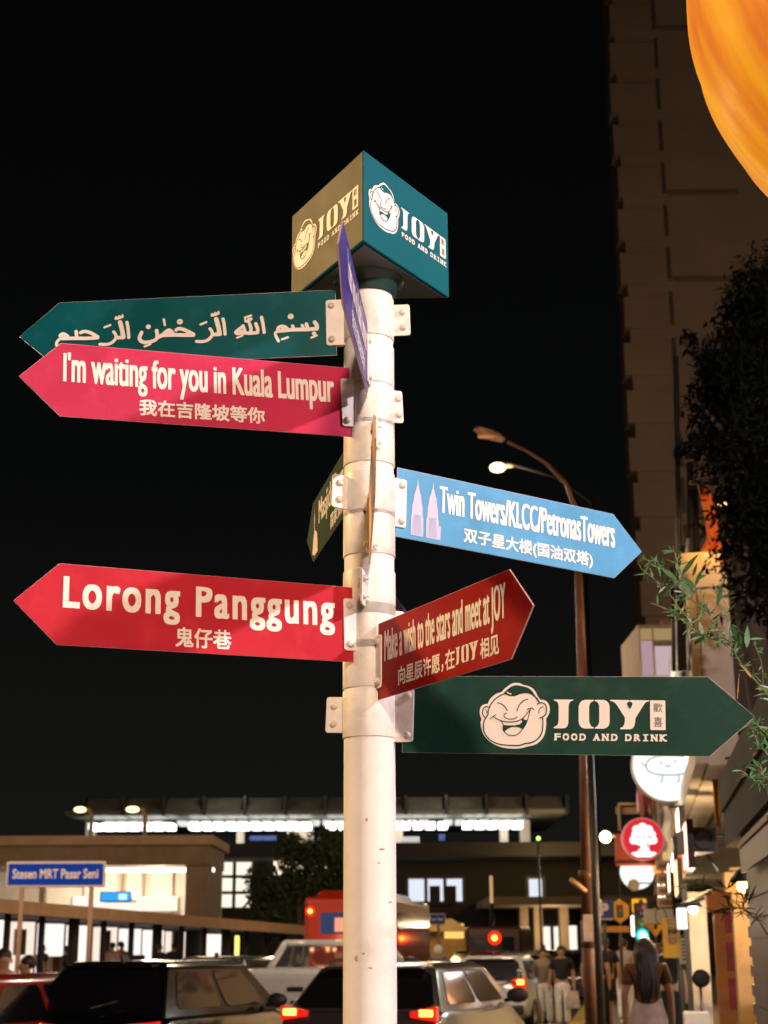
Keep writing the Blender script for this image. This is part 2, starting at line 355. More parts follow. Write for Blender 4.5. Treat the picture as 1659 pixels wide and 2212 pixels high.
# Arabic calligraphy, brush strokes on the teal board
def arabic():
    mb = MB(); fr = FR['arabic']; cnt = [0]
    # two tracing windows mapped to the board (x right, y up)
    def mA(p): return (-.7090 + (p[0]-60)*3.495e-4*.6346, -.0391 - (p[1]-540)*2.235e-4 + (p[0]-60)*-.0)
    def fit(win, p):
        if win == 'A': k = 2.2175e-4; return (-.7091+(p[0]-60)*k, .0280-(p[1]-225)*2.17e-4 + (-.0193-(.0280-(385-225)*2.17e-4))*((p[0]-785)/(1635-785)))
        k = 2.2053e-4; return (-.3578+(p[0]-110)*k, -.0361-(p[1]-487)*2.17e-4 + (-.0165-(-.0361-(340-487)*2.17e-4))*((p[0]-110)/(1515-110)))
    def S(win, wd, *pts):
        cnt[0] += 1; stroke_on(mb, fr, [fit(win, p) for p in pts], wd*2.19e-4, TH+.0010+cnt[0]*4e-5)
    B, A = 'B', 'A'
    S(B,48,(1490,255),(1512,295),(1512,338)); S(B,46,(1512,335),(1400,345),(1250,345),(1150,355),(1075,362))
    S(B,40,(1392,275),(1410,335)); S(B,36,(1345,292),(1362,335)); S(B,38,(1235,298),(1248,340))
    S(B,40,(1065,335),(1090,308),(1140,308),(1185,345)); S(B,34,(1080,352),(1038,385),(1045,430),(1072,488)); S(B,40,(1120,335),(1165,350))
    S(B,52,(1480,397)); S(B,24,(1448,450),(1512,422)); S(B,68,(1215,181)); S(B,25,(1112,468),(1180,442))
    S(B,38,(878,188),(895,270),(908,380)); S(B,40,(812,268),(835,340),(830,378)); S(B,40,(740,268),(757,330),(750,385))
    S(B,42,(832,380),(750,388),(680,385),(600,392)); S(B,38,(665,292),(682,345),(692,385)); S(B,38,(662,305),(620,335),(582,375),(600,395)); S(B,40,(640,365),(660,370))
    S(B,38,(698,235),(730,235),(758,208)); S(B,26,(688,190),(760,165)); S(B,22,(690,208),(694,235)); S(B,22,(728,200),(732,230)); S(B,24,(595,445),(662,416))
    for W_, dx, dy in ((B,0,0),(A,427,30)):
        S(W_,38,(435+dx,205+dy),(450+dx,290+dy),(460+dx,398+dy)); S(W_,52,(356+dx,205+dy),(378+dx,290+dy),(398+dx,395+dy)); S(W_,46,(395+dx,398+dy),(320+dx,402+dy))
        S(W_,38,(285+dx,328+dy),(308+dx,365+dy),(310+dx,410+dy),(270+dx,462+dy),(210+dx,488+dy),(130+dx,486+dy))
        S(W_,26,(177+dx,274+dy),(243+dx,244+dy)); S(W_,36,(308+dx,160+dy),(340+dx,152+dy),(380+dx,135+dy)); S(W_,20,(308+dx,138+dy),(310+dx,155+dy)); S(W_,20,(343+dx,126+dy),(346+dx,150+dy)); S(W_,20,(382+dx,112+dy),(385+dx,135+dy))
    S(A,44,(1432,322),(1470,304),(1540,325),(1628,372)); S(A,48,(1628,382),(1500,385),(1400,385),(1265,392)); S(A,46,(1290,372),(1350,325),(1400,375)); S(A,50,(1340,368),(1360,372))
    S(A,44,(1206,335),(1216,400),(1198,448),(1130,478),(1060,484),(1017,455),(1014,415),(1034,362)); S(A,46,(1220,420),(1290,385))
    S(A,58,(1110,289)); S(A,26,(1072,536),(1138,506)); S(A,30,(1115,500)); S(A,28,(1288,192),(1300,265)); S(A,70,(1473,218))
    S(A,42,(332,378),(370,362),(440,375),(528,425)); S(A,44,(528,438),(400,448),(250,450),(120,455)); S(A,42,(278,362),(287,430)); S(A,46,(98,420),(130,398),(178,425)); S(A,44,(130,430),(170,440)); S(A,36,(90,462),(62,500),(58,540))
    mb.build('lettering', letter_white, b_arabic, True)
    d = MB()
    for p in ((1213,181),):
        q = fit(B, p); stroke_on(d, fr, [q], .0030, TH+.0052)
    q = fit(A, (1473,217)); stroke_on(d, fr, [q], .0030, TH+.0052)
    d.build('lettering_hole', MATS['board_arabic'], b_arabic, True)
arabic()

# tower silhouettes on the blue board, minaret and dome on the dark green one
def towers():
    mb = MB(); fr = FR['towers']; i = 0
    for x0, w_, h0, hz in ((.0402,.036,-.0775,.070),(.0845,.037,-.0770,.070)):
        c = x0 + w_/2
        lv = [(1.0,-.0775),(.98,-.030),(.86,-.022),(.82,.000),(.66,.010),(.56,.028),(.36,.036),(.24,.046),(.10,.054),(.06,.064),(.015,hz)]
        area_on(mb, fr, [(c-w_/2*a, y) for a, y in lv] + [(c+w_/2*a, y) for a, y in reversed(lv)], TH+.0012)
    area_on(mb, fr, [(.1210,-.0770),(.1270,-.0770),(.1275,-.040),(.1215,-.044)], TH+.0014)
    mb.build('tower_emblem', mat('tower_print', (.46,.46,.62), .5), b_tow, True)
    ln = MB()
    for c in (.0582,.1030):
        for j in range(9): stroke_on(ln, fr, [(c-.013+j*.0032,-.074),(c-.013+j*.0032-(j-4)*.0010, -.024)], .0009, TH+.0016)
    ln.build('emblem_line', mat('tower_line', (.22,.33,.62), .5), b_tow, True)
    mb = MB(); fr = FR['mosque']
    area_on(mb, fr, [(-.650,-.012),(-.648,.010),(-.650,.030),(-.6465,.045),(-.6445,.0655),(-.6425,.045),(-.638,.030),(-.641,.010),(-.638,-.012)], TH+.0012)
    area_on(mb, fr, [(-.676,-.070),(-.662,-.030),(-.655,-.018),(-.640,-.010),(-.615,-.014),(-.598,-.030),(-.592,-.050),(-.592,-.083),(-.640,-.083)], TH+.0016)
    mb.build('mosque_emblem', mat('minaret_print', (.72,.58,.50), .5), b_mos, True)
towers()

# laughing face, JOY wordmark and seal
FACE_OUT = [(850,135),(940,150),(1000,180),(1090,200),(1180,245),(1245,320),(1290,410),(1345,480),(1410,485),(1480,530),(1520,600),(1530,690),(1515,770),(1480,830),(1460,880),(1462,960),(1455,1060),(1430,1180),(1385,1270),(1310,1350),(1220,1400),(1120,1425),(1030,1450),(920,1475),(800,1480),(680,1472),(560,1450),(440,1400),(330,1330),(250,1250),(195,1160),(160,1050),(150,950),(165,880),(140,820),(128,740),(135,670),(170,610),(230,578),(285,570),(310,510),(360,440),(430,380),(500,345),(565,325),(610,270),(680,210),(760,155)]
HAIR = [(600,365),(650,300),(720,240),(790,200),(870,185),(950,200),(1020,215),(1100,240),(1170,300),(1220,370),(1265,440),(1320,520),(1300,535),(1250,460),(1190,400),(1120,362),(1050,350),(985,358),(925,372),(860,402),(790,412),(720,408),(660,385),(630,372)]
MOUTH = [(600,960),(610,1000),(700,1008),(830,1008),(930,985),(985,940),(970,890),(1005,872),(1030,895),(1060,900),(1095,895),(1060,1000),(990,1085),(930,1050),(850,1038),(770,1045),(690,1085),(640,1130),(605,1095)]
FLINES = [([(620,365),(520,410),(430,480),(365,560),(325,640),(300,720),(295,790),(260,850),(235,890),(215,960),(208,1050),(225,1140),(270,1230),(350,1310),(450,1365),(560,1398),(700,1412),(820,1415),(940,1410),(1050,1372),(1150,1358),(1250,1315),(1330,1240),(1375,1150),(1392,1050),(1395,950),(1385,850),(1335,852)],24),
 ([(300,640),(250,630),(205,670),(185,740),(195,800),(240,855)],22), ([(255,700),(275,730),(270,760)],16),
 ([(1285,575),(1330,545),(1400,550),(1450,600),(1465,690),(1450,770),(1400,825),(1340,855)],24), ([(1400,625),(1345,650),(1318,700),(1315,760)],16),
 ([(1270,440),(1320,530)],24),
 ([(485,548),(560,570),(630,625),(685,705)],20), ([(1090,470),(1000,510),(920,600),(878,712)],20),
 ([(670,760),(620,790),(635,845),(690,875),(780,880),(850,860),(880,835)],18),
 ([(345,880),(400,828),(455,798)],18), ([(400,830),(500,890),(620,930),(750,940),(880,920),(990,870),(1080,770),(1145,680)],20), ([(1085,685),(1130,660),(1180,660),(1212,685)],20),
 ([(545,910),(585,950),(605,1010),(605,1100),(650,1160),(720,1205),(800,1215),(880,1195),(950,1140),(1010,1060),(1060,980),(1100,860),(1140,700)],18)]
JOYP = [[(50,100),(318,100),(318,108),(275,125),(255,160),(250,200),(248,410),(235,450),(210,475),(170,482),(50,482),(50,465),(85,450),(108,420),(115,380),(115,190),(108,150),(85,125),(50,112)],
 [(592,102),(592,118),(560,130),(538,160),(530,200),(530,390),(545,430),(565,455),(592,466),(592,480),(470,482),(430,470),(400,435),(388,390),(388,190),(405,145),(435,115),(480,102)],
 [(608,102),(730,102),(770,118),(798,150),(808,190),(808,390),(798,435),(765,470),(725,482),(608,482),(608,468),(640,450),(660,420),(668,385),(668,190),(660,155),(640,128),(608,116)],
 [(815,100),(1070,102),(1080,115),(1092,102),(1345,104),(1345,112),(1295,130),(1265,170),(1155,340),(1150,400),(1138,445),(1115,475),(1080,486),(950,486),(950,470),(985,455),(1005,425),(1014,380),(1012,330),(905,165),(870,128),(815,112)],
]
YDROP = [(1080,122),(1105,130),(1118,150),(1112,172),(1082,220),(1050,172),(1042,150),(1055,130)]
def logo(fr, parent, dark, x0, yc, k, lift, warm=letter_white):
    """the whole mark: face, JOY, seal and FOOD AND DRINK; k = 1 is its size on the arrow board"""
    def fm(p): return (x0 + (p[0]-128)*1.1476e-4*k, yc + (807-p[1])*1.124e-4*k)
    def jm(p): return (x0 + (.1703 + (p[0]-50)*1.658e-4)*k, yc + (.0374 + (100-p[1])*1.72e-4)*k)
    a = MB(); area_on(a, fr, smooth_line([fm(p) for p in FACE_OUT], 3, True), lift)
    eo = a.build('face_emblem', warm, parent, True)
    l = MB(); i = 0
    area_on(l, fr, smooth_line([fm(p) for p in HAIR], 3, True), lift+.0004); area_on(l, fr, [fm(p) for p in MOUTH], lift+.0006)
    for pts, wd in FLINES: i += 1; stroke_on(l, fr, [fm(p) for p in pts], wd*1.14e-4*k, lift+.0006+i*4e-5)
    l.build('emblem_line', dark, parent, True)
    h = MB(); stroke_on(h, fr, [fm(p) for p in ((675,330),(705,355),(755,370))], 22*1.14e-4*k, lift+.0014); h.build('hair_highlight', warm, parent, True); h = MB()
    area_on(h, fr, [fm(p) for p in ((1020,868),(1050,820),(1120,730),(1095,830),(1082,890),(1050,898))], lift+.0017)
    h.build('face_highlight', warm, parent, True)
    j = MB()
    for q in JOYP: area_on(j, fr, [jm(p) for p in q], lift)
    r = 14; sx0, sx1, sy0, sy1 = 1353, 1557, 104, 492
    pts = []
    for cx_, cy_, a0 in ((sx1-r,sy0+r,-90),(sx1-r,sy1-r,0),(sx0+r,sy1-r,90),(sx0+r,sy0+r,180)):
        for q in (0,45,90): pts.append(jm((cx_+r*math.cos(R(a0+q)), cy_+r*math.sin(R(a0+q)))))
    area_on(j, fr, pts, lift)
    xa = jm((60,0))[0]; xb = jm((1562,0))[0]; yb = jm((0,640))[1]
    n = len("FOOD AND DRINK"); fx = [60,172,285,400,None,588,706,828,None,1016,1135,1252,1360,1478]
    for ch, x in zip("FOOD AND DRINK", fx):
        if x is None: continue
        wch = 86 if ch != 'I' else 74
        p0 = jm((x, 640)); p1 = jm((x+wch, 548)); cap = p1[1]-p0[1]
        if ch == 'I':
            m_ = (p0[0]+p1[0])/2; area_on(j, fr, [(m_-.0022*k,p0[1]),(m_+.0022*k,p0[1]),(m_+.0022*k,p1[1]),(m_-.0022*k,p1[1])], lift)
        else: text_on(j, fr, ch, p0[0], p1[0], p0[1], cap, bx=.0009*k, by=.0008*k, lift=lift)
        if ch in 'FNIRKAD':   # slab feet
            for yy in ((p0[1], p1[1]) if ch in 'NIK' else (p0[1],)):
                for xs in ((p0[0]+.002*k, p1[0]-.002*k) if ch in 'NAK' else ((p0[0]+p1[0])/2,) if ch == 'I' else (p0[0]+.002*k,)):
                    hw = .0058*k if ch == 'I' else .0032*k; s_ = 1 if yy == p0[1] else -1
                    area_on(j, fr, [(xs-hw,yy),(xs+hw,yy),(xs+hw,yy+s_*.0028*k),(xs-hw,yy+s_*.0028*k)], lift+.0003)
    j.build('lettering', warm, parent, True)
    d = MB(); area_on(d, fr, smooth_line([jm(p) for p in YDROP], 3, True), lift+.0006)
    c0, c1 = jm((1398,258)), jm((1516,142)); text_on(d, fr, "歡", c0[0], c1[0], c0[1], c1[1]-c0[1], lift=lift+.0006, fit_h=True)
    c0, c1 = jm((1398,452)), jm((1516,322)); text_on(d, fr, "喜", c0[0], c1[0], c0[1], c1[1]-c0[1], lift=lift+.0006, fit_h=True)
    d.build('seal_lettering', dark, parent, True)
logo(FR['joy'], b_joy, MATS['board_joy'], .1790, -.0018, 1.0, TH+.0008)

# JOY set in the second line of the dark red board
def small_joy():
    mb = MB(); fr = FR['wish']
    def jm(p): return (.4016 + (p[0]-50)*(.1025/1295), -.0305 - (p[1]-100)*(.0365/385))
    for q in JOYP: area_on(mb, fr, [jm(p) for p in q], TH+.0012)
    mb.build('wordmark', letter_white, b_wish, True)
    d = MB(); area_on(d, fr, [jm(p) for p in YDROP], TH+.0018); d.build('wordmark_counter', MATS['board_wish'], b_wish, True)
small_joy()

# three sided box on top
bF, bL, bR = Vector((-.046,3.274,0)), Vector((-.241,3.619,0)), Vector((.173,3.607,0)); BZ0, BZ1 = 3.370, 3.614
teal_box = mat('box_teal', (.006,.105,.140), .55, noise=.05, nscale=9, bump=.02, coat=.0, spec=.05)
bx = MB().prism([p + Vector((0,0,BZ0)) for p in (bF, bR, bL)], Vector((0,0,BZ1-BZ0))).build('sign_box', teal_box, post, True, bevel=.003, seg=3)
bx['label'] = 'teal three sided box with the laughing face mark, on top of the post'
sd = (bF-bL).normalized(); sn = sd.cross(Vector((0,0,1)))
q_ = [bL+sd*.004, bF-sd*.004]
pl_ = MB().prism([q_[0]+sn*.0005+Vector((0,0,BZ0+.004)), q_[1]+sn*.0005+Vector((0,0,BZ0+.004)), q_[1]+sn*.0005+Vector((0,0,BZ1-.004)), q_[0]+sn*.0005+Vector((0,0,BZ1-.004))], sn*.0006).build('tint_panel', mat('olive_amber_lit', (.062,.066,.034), .5, noise=.08, nscale=9, spec=.1), bx, True)  # added plate; the amber-lit look of the teal is put into its colour
def face_fr(A, B): X = (B-A).normalized(); return (A + Vector((0,0,BZ0)), X, Vector((0,0,1)), X.cross(Vector((0,0,1))))
logo(face_fr(bF, bR), bx, teal_box, .0205, .1285, .862, .0010)
logo(face_fr(bL, bF), bx, MATS['olive_amber_lit'], .0110, .1285, .862, .0022)
logo(face_fr(bR, bL), bx, teal_box, .0180, .1285, .862, .0010)
und = MB(); c = (bF+bL+bR)/3
und.lathe([(PR+.002,3.322),(PR+.008,3.330),(PR+.012,3.342),(PR+.016,3.355),(PR+.030,3.3655)], 40, Matrix.Translation((PX,PY,0)))
und.build('box_collar', mat('collar_green', (.012,.045,.040), .3, coat=.3), bx, True)
und = MB().prism([c + (p-c)*.93 + Vector((0,0,BZ0-.0035)) for p in (bF, bR, bL)], Vector((0,0,.003)))
und.build('box_underside', mat('underside_green', (.035,.05,.045), .5, noise=.1, nscale=30), bx, True)

# ------------------------------------------------------------------ ground
def xk(Y): return 3.97 + (Y-34)*.156          # kerb line of the right pavement
def xf(Y): return 2.70 + (Y-12)*.163          # shop front line
asphalt = mat('asphalt', (.055,.050,.045), .55, noise=.25, nscale=3, bump=.25, dirt=(.10,.085,.07), dscale=.6, damt=.5)
paving = mat('paving', (.22,.18,.14), .7, noise=.2, nscale=2.5, bump=.2, dirt=(.07,.06,.05), dscale=1.2, damt=.6)
struct('road', MB().flat([(-160,-30,0),(160,-30,0),(160,420,0),(-160,420,0)]), asphalt)
struct('pavement', MB().prism([(xk(-4)+.32,-4,.004),(xf(-4)+14,-4,.004),(xf(130)+14,130,.004),(xk(130)+.32,130,.004)], Vector((0,0,.136))), paving)
kb = MB()
for i in range(44):
    a, b = 10+i*2.0, 11.99+i*2.0
    kb.prism([(xk(a),a,.004),(xk(a)+.30,a,.004),(xk(b)+.30,b,.004),(xk(b),b,.004)], Vector((0,0,.150)))
struct('kerb', kb, mat('kerb_yellow', (.55,.42,.05), .6, noise=.2, nscale=6, dirt=(.08,.07,.05), dscale=3, damt=.7))
struct('path', MB().prism([(-9.5,-10,.004),(-60,-10,.004),(-60,125,.004),(-3.0,125,.004),(-7.0,45,.004)], Vector((0,0,.12))), paving)
rm = MB()
for Y in (30, 38, 46, 56, 68):
    x = gx(1120, 34) - (34-Y)*.16; rm.flat([(x,Y,.006),(x+.14,Y,.006),(x+.14+.5,Y+3,.006),(x+.5,Y+3,.006)])
for Y in (35.2, 50.0): rm.flat([(-7+Y*.02,Y,.006),(xk(Y)-.3,Y,.006),(xk(Y)-.3,Y+.5,.006),(-7+Y*.02,Y+.5,.006)])
struct('road_markings', rm, mat('road_paint', (.60,.58,.54), .6, noise=.15, nscale=8))

# ------------------------------------------------------------------ common materials
dark_metal = mat('dark_metal', (.035,.033,.03), .45, .4)
glass = mat('car_glass', (.006,.006,.007), .04, spec=1.0, coat=1.0)
rubber = mat('rubber', (.02,.02,.02), .8)
hub = mat('hub_metal', (.35,.35,.36), .3, .9)
red_glow = glow('tail_red', (1.0,.02,.008), 1.6)
red_lens = mat('red_lens', (.45,.01,.01), .2, emit=(1.0,.02,.01), estr=.55, coat=.5)
hot_glow = glow('brake_core', (1.0,.42,.05), 5.0)
plate_white = mat('plate_white', (.7,.7,.66), .5)
plastic = mat('black_plastic', (.018,.018,.018), .5)
chrome = mat('chrome', (.6,.6,.6), .2, 1.0)

# ------------------------------------------------------------------ vehicles (y forward, rear bumper at y = 0)
def panel(mb, c, u0, u1, v0, v1, off, th=.006, nu=1):
    """a pane on the quad c = (lower left, lower right, upper right, upper left)"""
    P = lambda u, v: c[0].lerp(c[1], u).lerp(c[3].lerp(c[2], u), v)
    n = (c[1]-c[0]).cross(c[3]-c[0]).normalized()
    r = .12; pts = []
    for (u, v, du, dv) in ((u0,v0,1,1),(u1,v0,-1,1),(u1,v1,-1,-1),(u0,v1,1,-1)):
        du *= r*(u1-u0)*.5; dv *= r*(v1-v0)
        a, b = P(u+du, v), P(u, v+dv)
        pts += [b, a] if (du > 0) == (dv > 0) else [a, b]
    mb.prism([p + n*off for p in pts], n*th)
def car(name, label, cat, paint, loc, rz, L=4.2, W=1.74, H=1.55, belt=.98, rear_top=.42, roof_end=2.3, hood=3.15, hz=.92, tail=(.70,.93), core=True, pickup=False, group=None, rear_lit=True, light_w=.30):
    t = thing(name, label, cat, loc, rz, group); hw = W/2
    st = [(0,.90,.34,.80),(.05,.97,.27,belt-.06),(.35,1,.22,belt),(hood-.3,1,.22,belt-.01),(hood+.25,.99,.22,hz),(L-.25,.92,.24,hz-.16),(L-.02,.80,.34,hz-.28)]
    b = MB(); ring = []
    for y, k, zb, zt in st:
        h = hw*k; m = (zb+zt)/2
        half = [(h*.80,zb),(h*.95,zb+.08),(h,m-.05),(h*.995,m+.10),(h*.965,zt-.07),(h*.90,zt-.01),(h*.7,zt+.005)]
        ring.append([Vector((x,y,z)) for x, z in half] + [Vector((-x,y,z)) for x, z in reversed(half)])
    n = len(ring[0]); b.v = [p for r_ in ring for p in r_]
    for i in range(len(ring)-1):
        for k in range(n): b.f.append([i*n+k, (i+1)*n+k, (i+1)*n+(k+1)%n, i*n+(k+1)%n]); b.smooth.append(True)
    b.f.append(list(range(n))); b.smooth.append(False); b.f.append(list(range((len(ring)-1)*n, len(ring)*n))[::-1]); b.smooth.append(False)
    body = b.build('body', paint, t, bevel=.02, seg=2)
    hb, ht = hw*.93, hw*.72
    if pickup: r0, r1, f1, f0 = 1.62, 1.80, 3.0, hood
    else: r0, r1, f1, f0 = .14, rear_top, roof_end, hood
    lo = [Vector((-hb,r0,belt-.03)), Vector((hb,r0,belt-.03)), Vector((hb,f0,belt-.05)), Vector((-hb,f0,belt-.05))]
    hi = [Vector((-ht,r1,H-.05)), Vector((ht,r1,H-.05)), Vector((ht,f1,H-.05)), Vector((-ht,f1,H-.05))]
    cb = MB(); ins = [Vector((-ht*.86,r1+.12,H)), Vector((ht*.86,r1+.12,H)), Vector((ht*.86,f1-.15,H)), Vector((-ht*.86,f1-.15,H))]
    if pickup:   # an open frame: one sees through the cab
        for a in range(4): cb.tube([lo[a], hi[a]], .055, 8)
        for a in range(4): cb.tube([hi[a], hi[(a+1) % 4]], .05, 8)
        cb.tube([lo[1].lerp(lo[2], .55), hi[1].lerp(hi[2], .6)], .05, 8); cb.tube([lo[0].lerp(lo[3], .55), hi[0].lerp(hi[3], .6)], .05, 8)
        cb.prism([p + Vector((0,0,-.03)) for p in hi], Vector((0,0,.06))); cb.add(hi+ins, [(0,1,5,4),(1,2,6,5),(2,3,7,6),(3,0,4,7),(4,5,6,7)])
    else:
        cb.add(lo+hi+ins, [(0,1,5,4),(1,2,6,5),(2,3,7,6),(3,0,4,7),(4,5,9,8),(5,6,10,9),(6,7,11,10),(7,4,8,11),(8,9,10,11)], True)
    cabin = cb.build('cabin', paint, t, bevel=.045 if not pickup else 0, seg=3)
    g = mat('tinted_glass', (.72,.70,.70), .02, trans=.97, spec=.3) if pickup else glass
    of = .004 if not pickup else -.002
    x = MB(); panel(x, (lo[0],lo[1],hi[1],hi[0]), .035,.965,.07,.93, of); x.build('rear_window', g, t)
    x = MB(); panel(x, (lo[2],lo[3],hi[3],hi[2]), .06,.94,.10,.93, of); x.build('windscreen', g, t)
    for sgn, c in ((1,(lo[1],lo[2],hi[2],hi[1])), (-1,(lo[3],lo[0],hi[0],hi[3]))):
        for u0, u1 in ((.10,.47),(.51,.86)):
            if sgn < 0: u0, u1 = 1-u1, 1-u0
            x = MB(); panel(x, c, u0, u1, .14, .88, of); x.build('side_window', g, t)
        m = MB(); mx = sgn*(hw+.10); m.sphere((mx, hood-.55, belt+.06), (.13,.06,.085), 12, 8); m.tube([(sgn*hw*.93,hood-.5,belt),(mx,hood-.55,belt+.02)], .025, 6)
        m.build('mirror', plastic, t)
        lx = sgn*(hw*.90-light_w/2+.03); tl = MB().prism([(lx-light_w/2*sgn,-.012,tail[0]+.04),(lx+light_w/2*sgn,-.012,tail[0]),(lx+light_w/2*sgn,-.012,tail[1]),(lx-light_w/2*sgn,-.012,tail[1]-.05)], Vector((0,.10,0)))
        lo_ = tl.build('tail_light', red_lens if rear_lit else mat('tail_off', (.25,.01,.01), .2), t, bevel=.01)
        if core and rear_lit: MB().box((lx+sgn*light_w*.12,-.018,(tail[0]+tail[1])/2+.01), (light_w*.5,.02,(tail[1]-tail[0])*.42)).build('lamp_core', hot_glow, lo_, bevel=.006)
        for y in (.78, L-.80):
            wl = MB().lathe([(.20,-.10),(.29,-.10),(.32,-.06),(.325,0),(.32,.06),(.29,.10),(.20,.10)], 24, Matrix.Translation((sgn*(hw-.10),y,.325)) @ Matrix.Rotation(R(90),4,'Y')).build('wheel', rubber, t)
            MB().lathe([(.001,.075),(.05,.085),(.10,.07),(.19,.085),(.205,.10)], 20, Matrix.Translation((sgn*(hw-.10),y,.325)) @ Matrix.Rotation(R(90*sgn),4,'Y')).build('rim', hub, wl)
    MB().box((0,-.035,.42), (W*.86,.16,.20)).build('bumper', plastic if not pickup else chrome, t, bevel=.03)
    MB().box((0,-.008,.66 if not pickup else .62), (.46,.02,.13)).build('number_plate', mat('plate_black', (.02,.02,.02), .4), t, bevel=.004)
    MB().tube([(0,r0-.03,belt+.05),(.28,r0+.02,belt+.13)], .010, 6).build('wiper', plastic, t)
    if not pickup: MB().prism([(-.02,r1+.35,H),(.02,r1+.35,H),(.008,r1+.30,H+.07),(-.008,r1+.30,H+.07)], Vector((0,-.16,-.005))).build('antenna_fin', plastic, t)
    if not pickup: MB().box((0,r1-.05,H-.045), (W*.60,.16,.03)).build('spoiler', paint, t, bevel=.012)
    if pickup:
        MB().bbox((-hw*.86,-.004,.70),(hw*.86,-.012,1.30)).build('tailgate', paint, t, bevel=.02)
        MB().box((0,-.026,1.15),(.24,.02,.07)).build('tailgate_handle', chrome, t, bevel=.008)
        MB().box((.0,-.022,.97),(.14,.012,.06)).build('badge', chrome, t, bevel=.01)
    return t
YAW = R(-19)
black_paint = mat('black_car_paint', (.003,.003,.0035), .15, coat=.8, noise=.05, nscale=30)
grey_paint = mat('grey_car_paint', (.035,.032,.03), .3, .2, coat=.8)
white_paint_car = mat('white_car_paint', (.62,.62,.60), .3, coat=.6, noise=.04, nscale=10)
red_paint = mat('red_car_paint', (.30,.012,.006), .25, coat=.8)
dark_paint = mat('dark_car_paint', (.02,.02,.022), .25, coat=.8)
silver_paint = mat('silver_car_paint', (.42,.42,.42), .3, .5, coat=.5)
car('hatchback', 'black hatchback with glossy side windows, at the bottom left of the queue', 'car', black_paint, (gx(192,16.4), 16.4, 0), YAW, 4.3, 1.78, 1.58, 1.06, .55, 2.6, 3.3, tail=(.84,1.0), light_w=.5)
car('crossover', 'grey crossover with lit tail lights, directly behind the signpost', 'car', grey_paint, (gx(772,16.0), 16.0, 0), YAW, 4.4, 1.80, 1.555, 1.12, .60, 2.5, 3.2, tail=(1.00,1.15), light_w=.28)
car('pickup_truck', 'white pickup truck with a grey tailgate, between the black hatchback and the bus', 'pickup truck', white_paint_car, (gx(640,22), 22, 0), R(-12), 5.2, 1.84, 1.82, 1.42, .5, 3.0, 3.75, 1.3, tail=(.80,1.2), pickup=True, light_w=.12, rear_lit=False)
car('sedan', 'dark red car cut by the left edge, beside the black hatchback', 'car', red_paint, (gx(-215,15.5), 15.5, 0), YAW, 4.3, 1.74, 1.46, .96, .75, 2.4, 3.2, tail=(.70,.92))
car('hatchback', 'dark car parked in front of the lit walkway, roof only showing', 'car', dark_paint, (gx(440,27), 27, 0), R(-14), 4.1, 1.72, 1.55, 1.0)
car('hatchback', 'white car with lit tail lights, just right of the grey crossover', 'car', white_paint_car, (gx(1052,33), 33, 0), R(-14), 4.2, 1.72, 1.50, .98, tail=(.85,1.08))
car('sedan', 'dark car with long red tail lights, behind the couple in white trousers', 'car', dark_paint, (gx(1215,50), 50, 0), R(-14), 4.4, 1.80, 1.55, 1.02, tail=(.98,1.22), light_w=.46)
car('sedan', 'silver car with one bright tail light, left of the couple', 'car', silver_paint, (gx(1118,46), 46, 0), R(-14), 4.4, 1.78, 1.48, 1.0, tail=(.85,1.12), light_w=.4)
car('hatchback', 'grey car far up the road under the red lamp', 'car', grey_paint, (gx(1010,62), 62, 0), R(-12), 4.2, 1.74, 1.52, 1.0, tail=(.85,1.05))
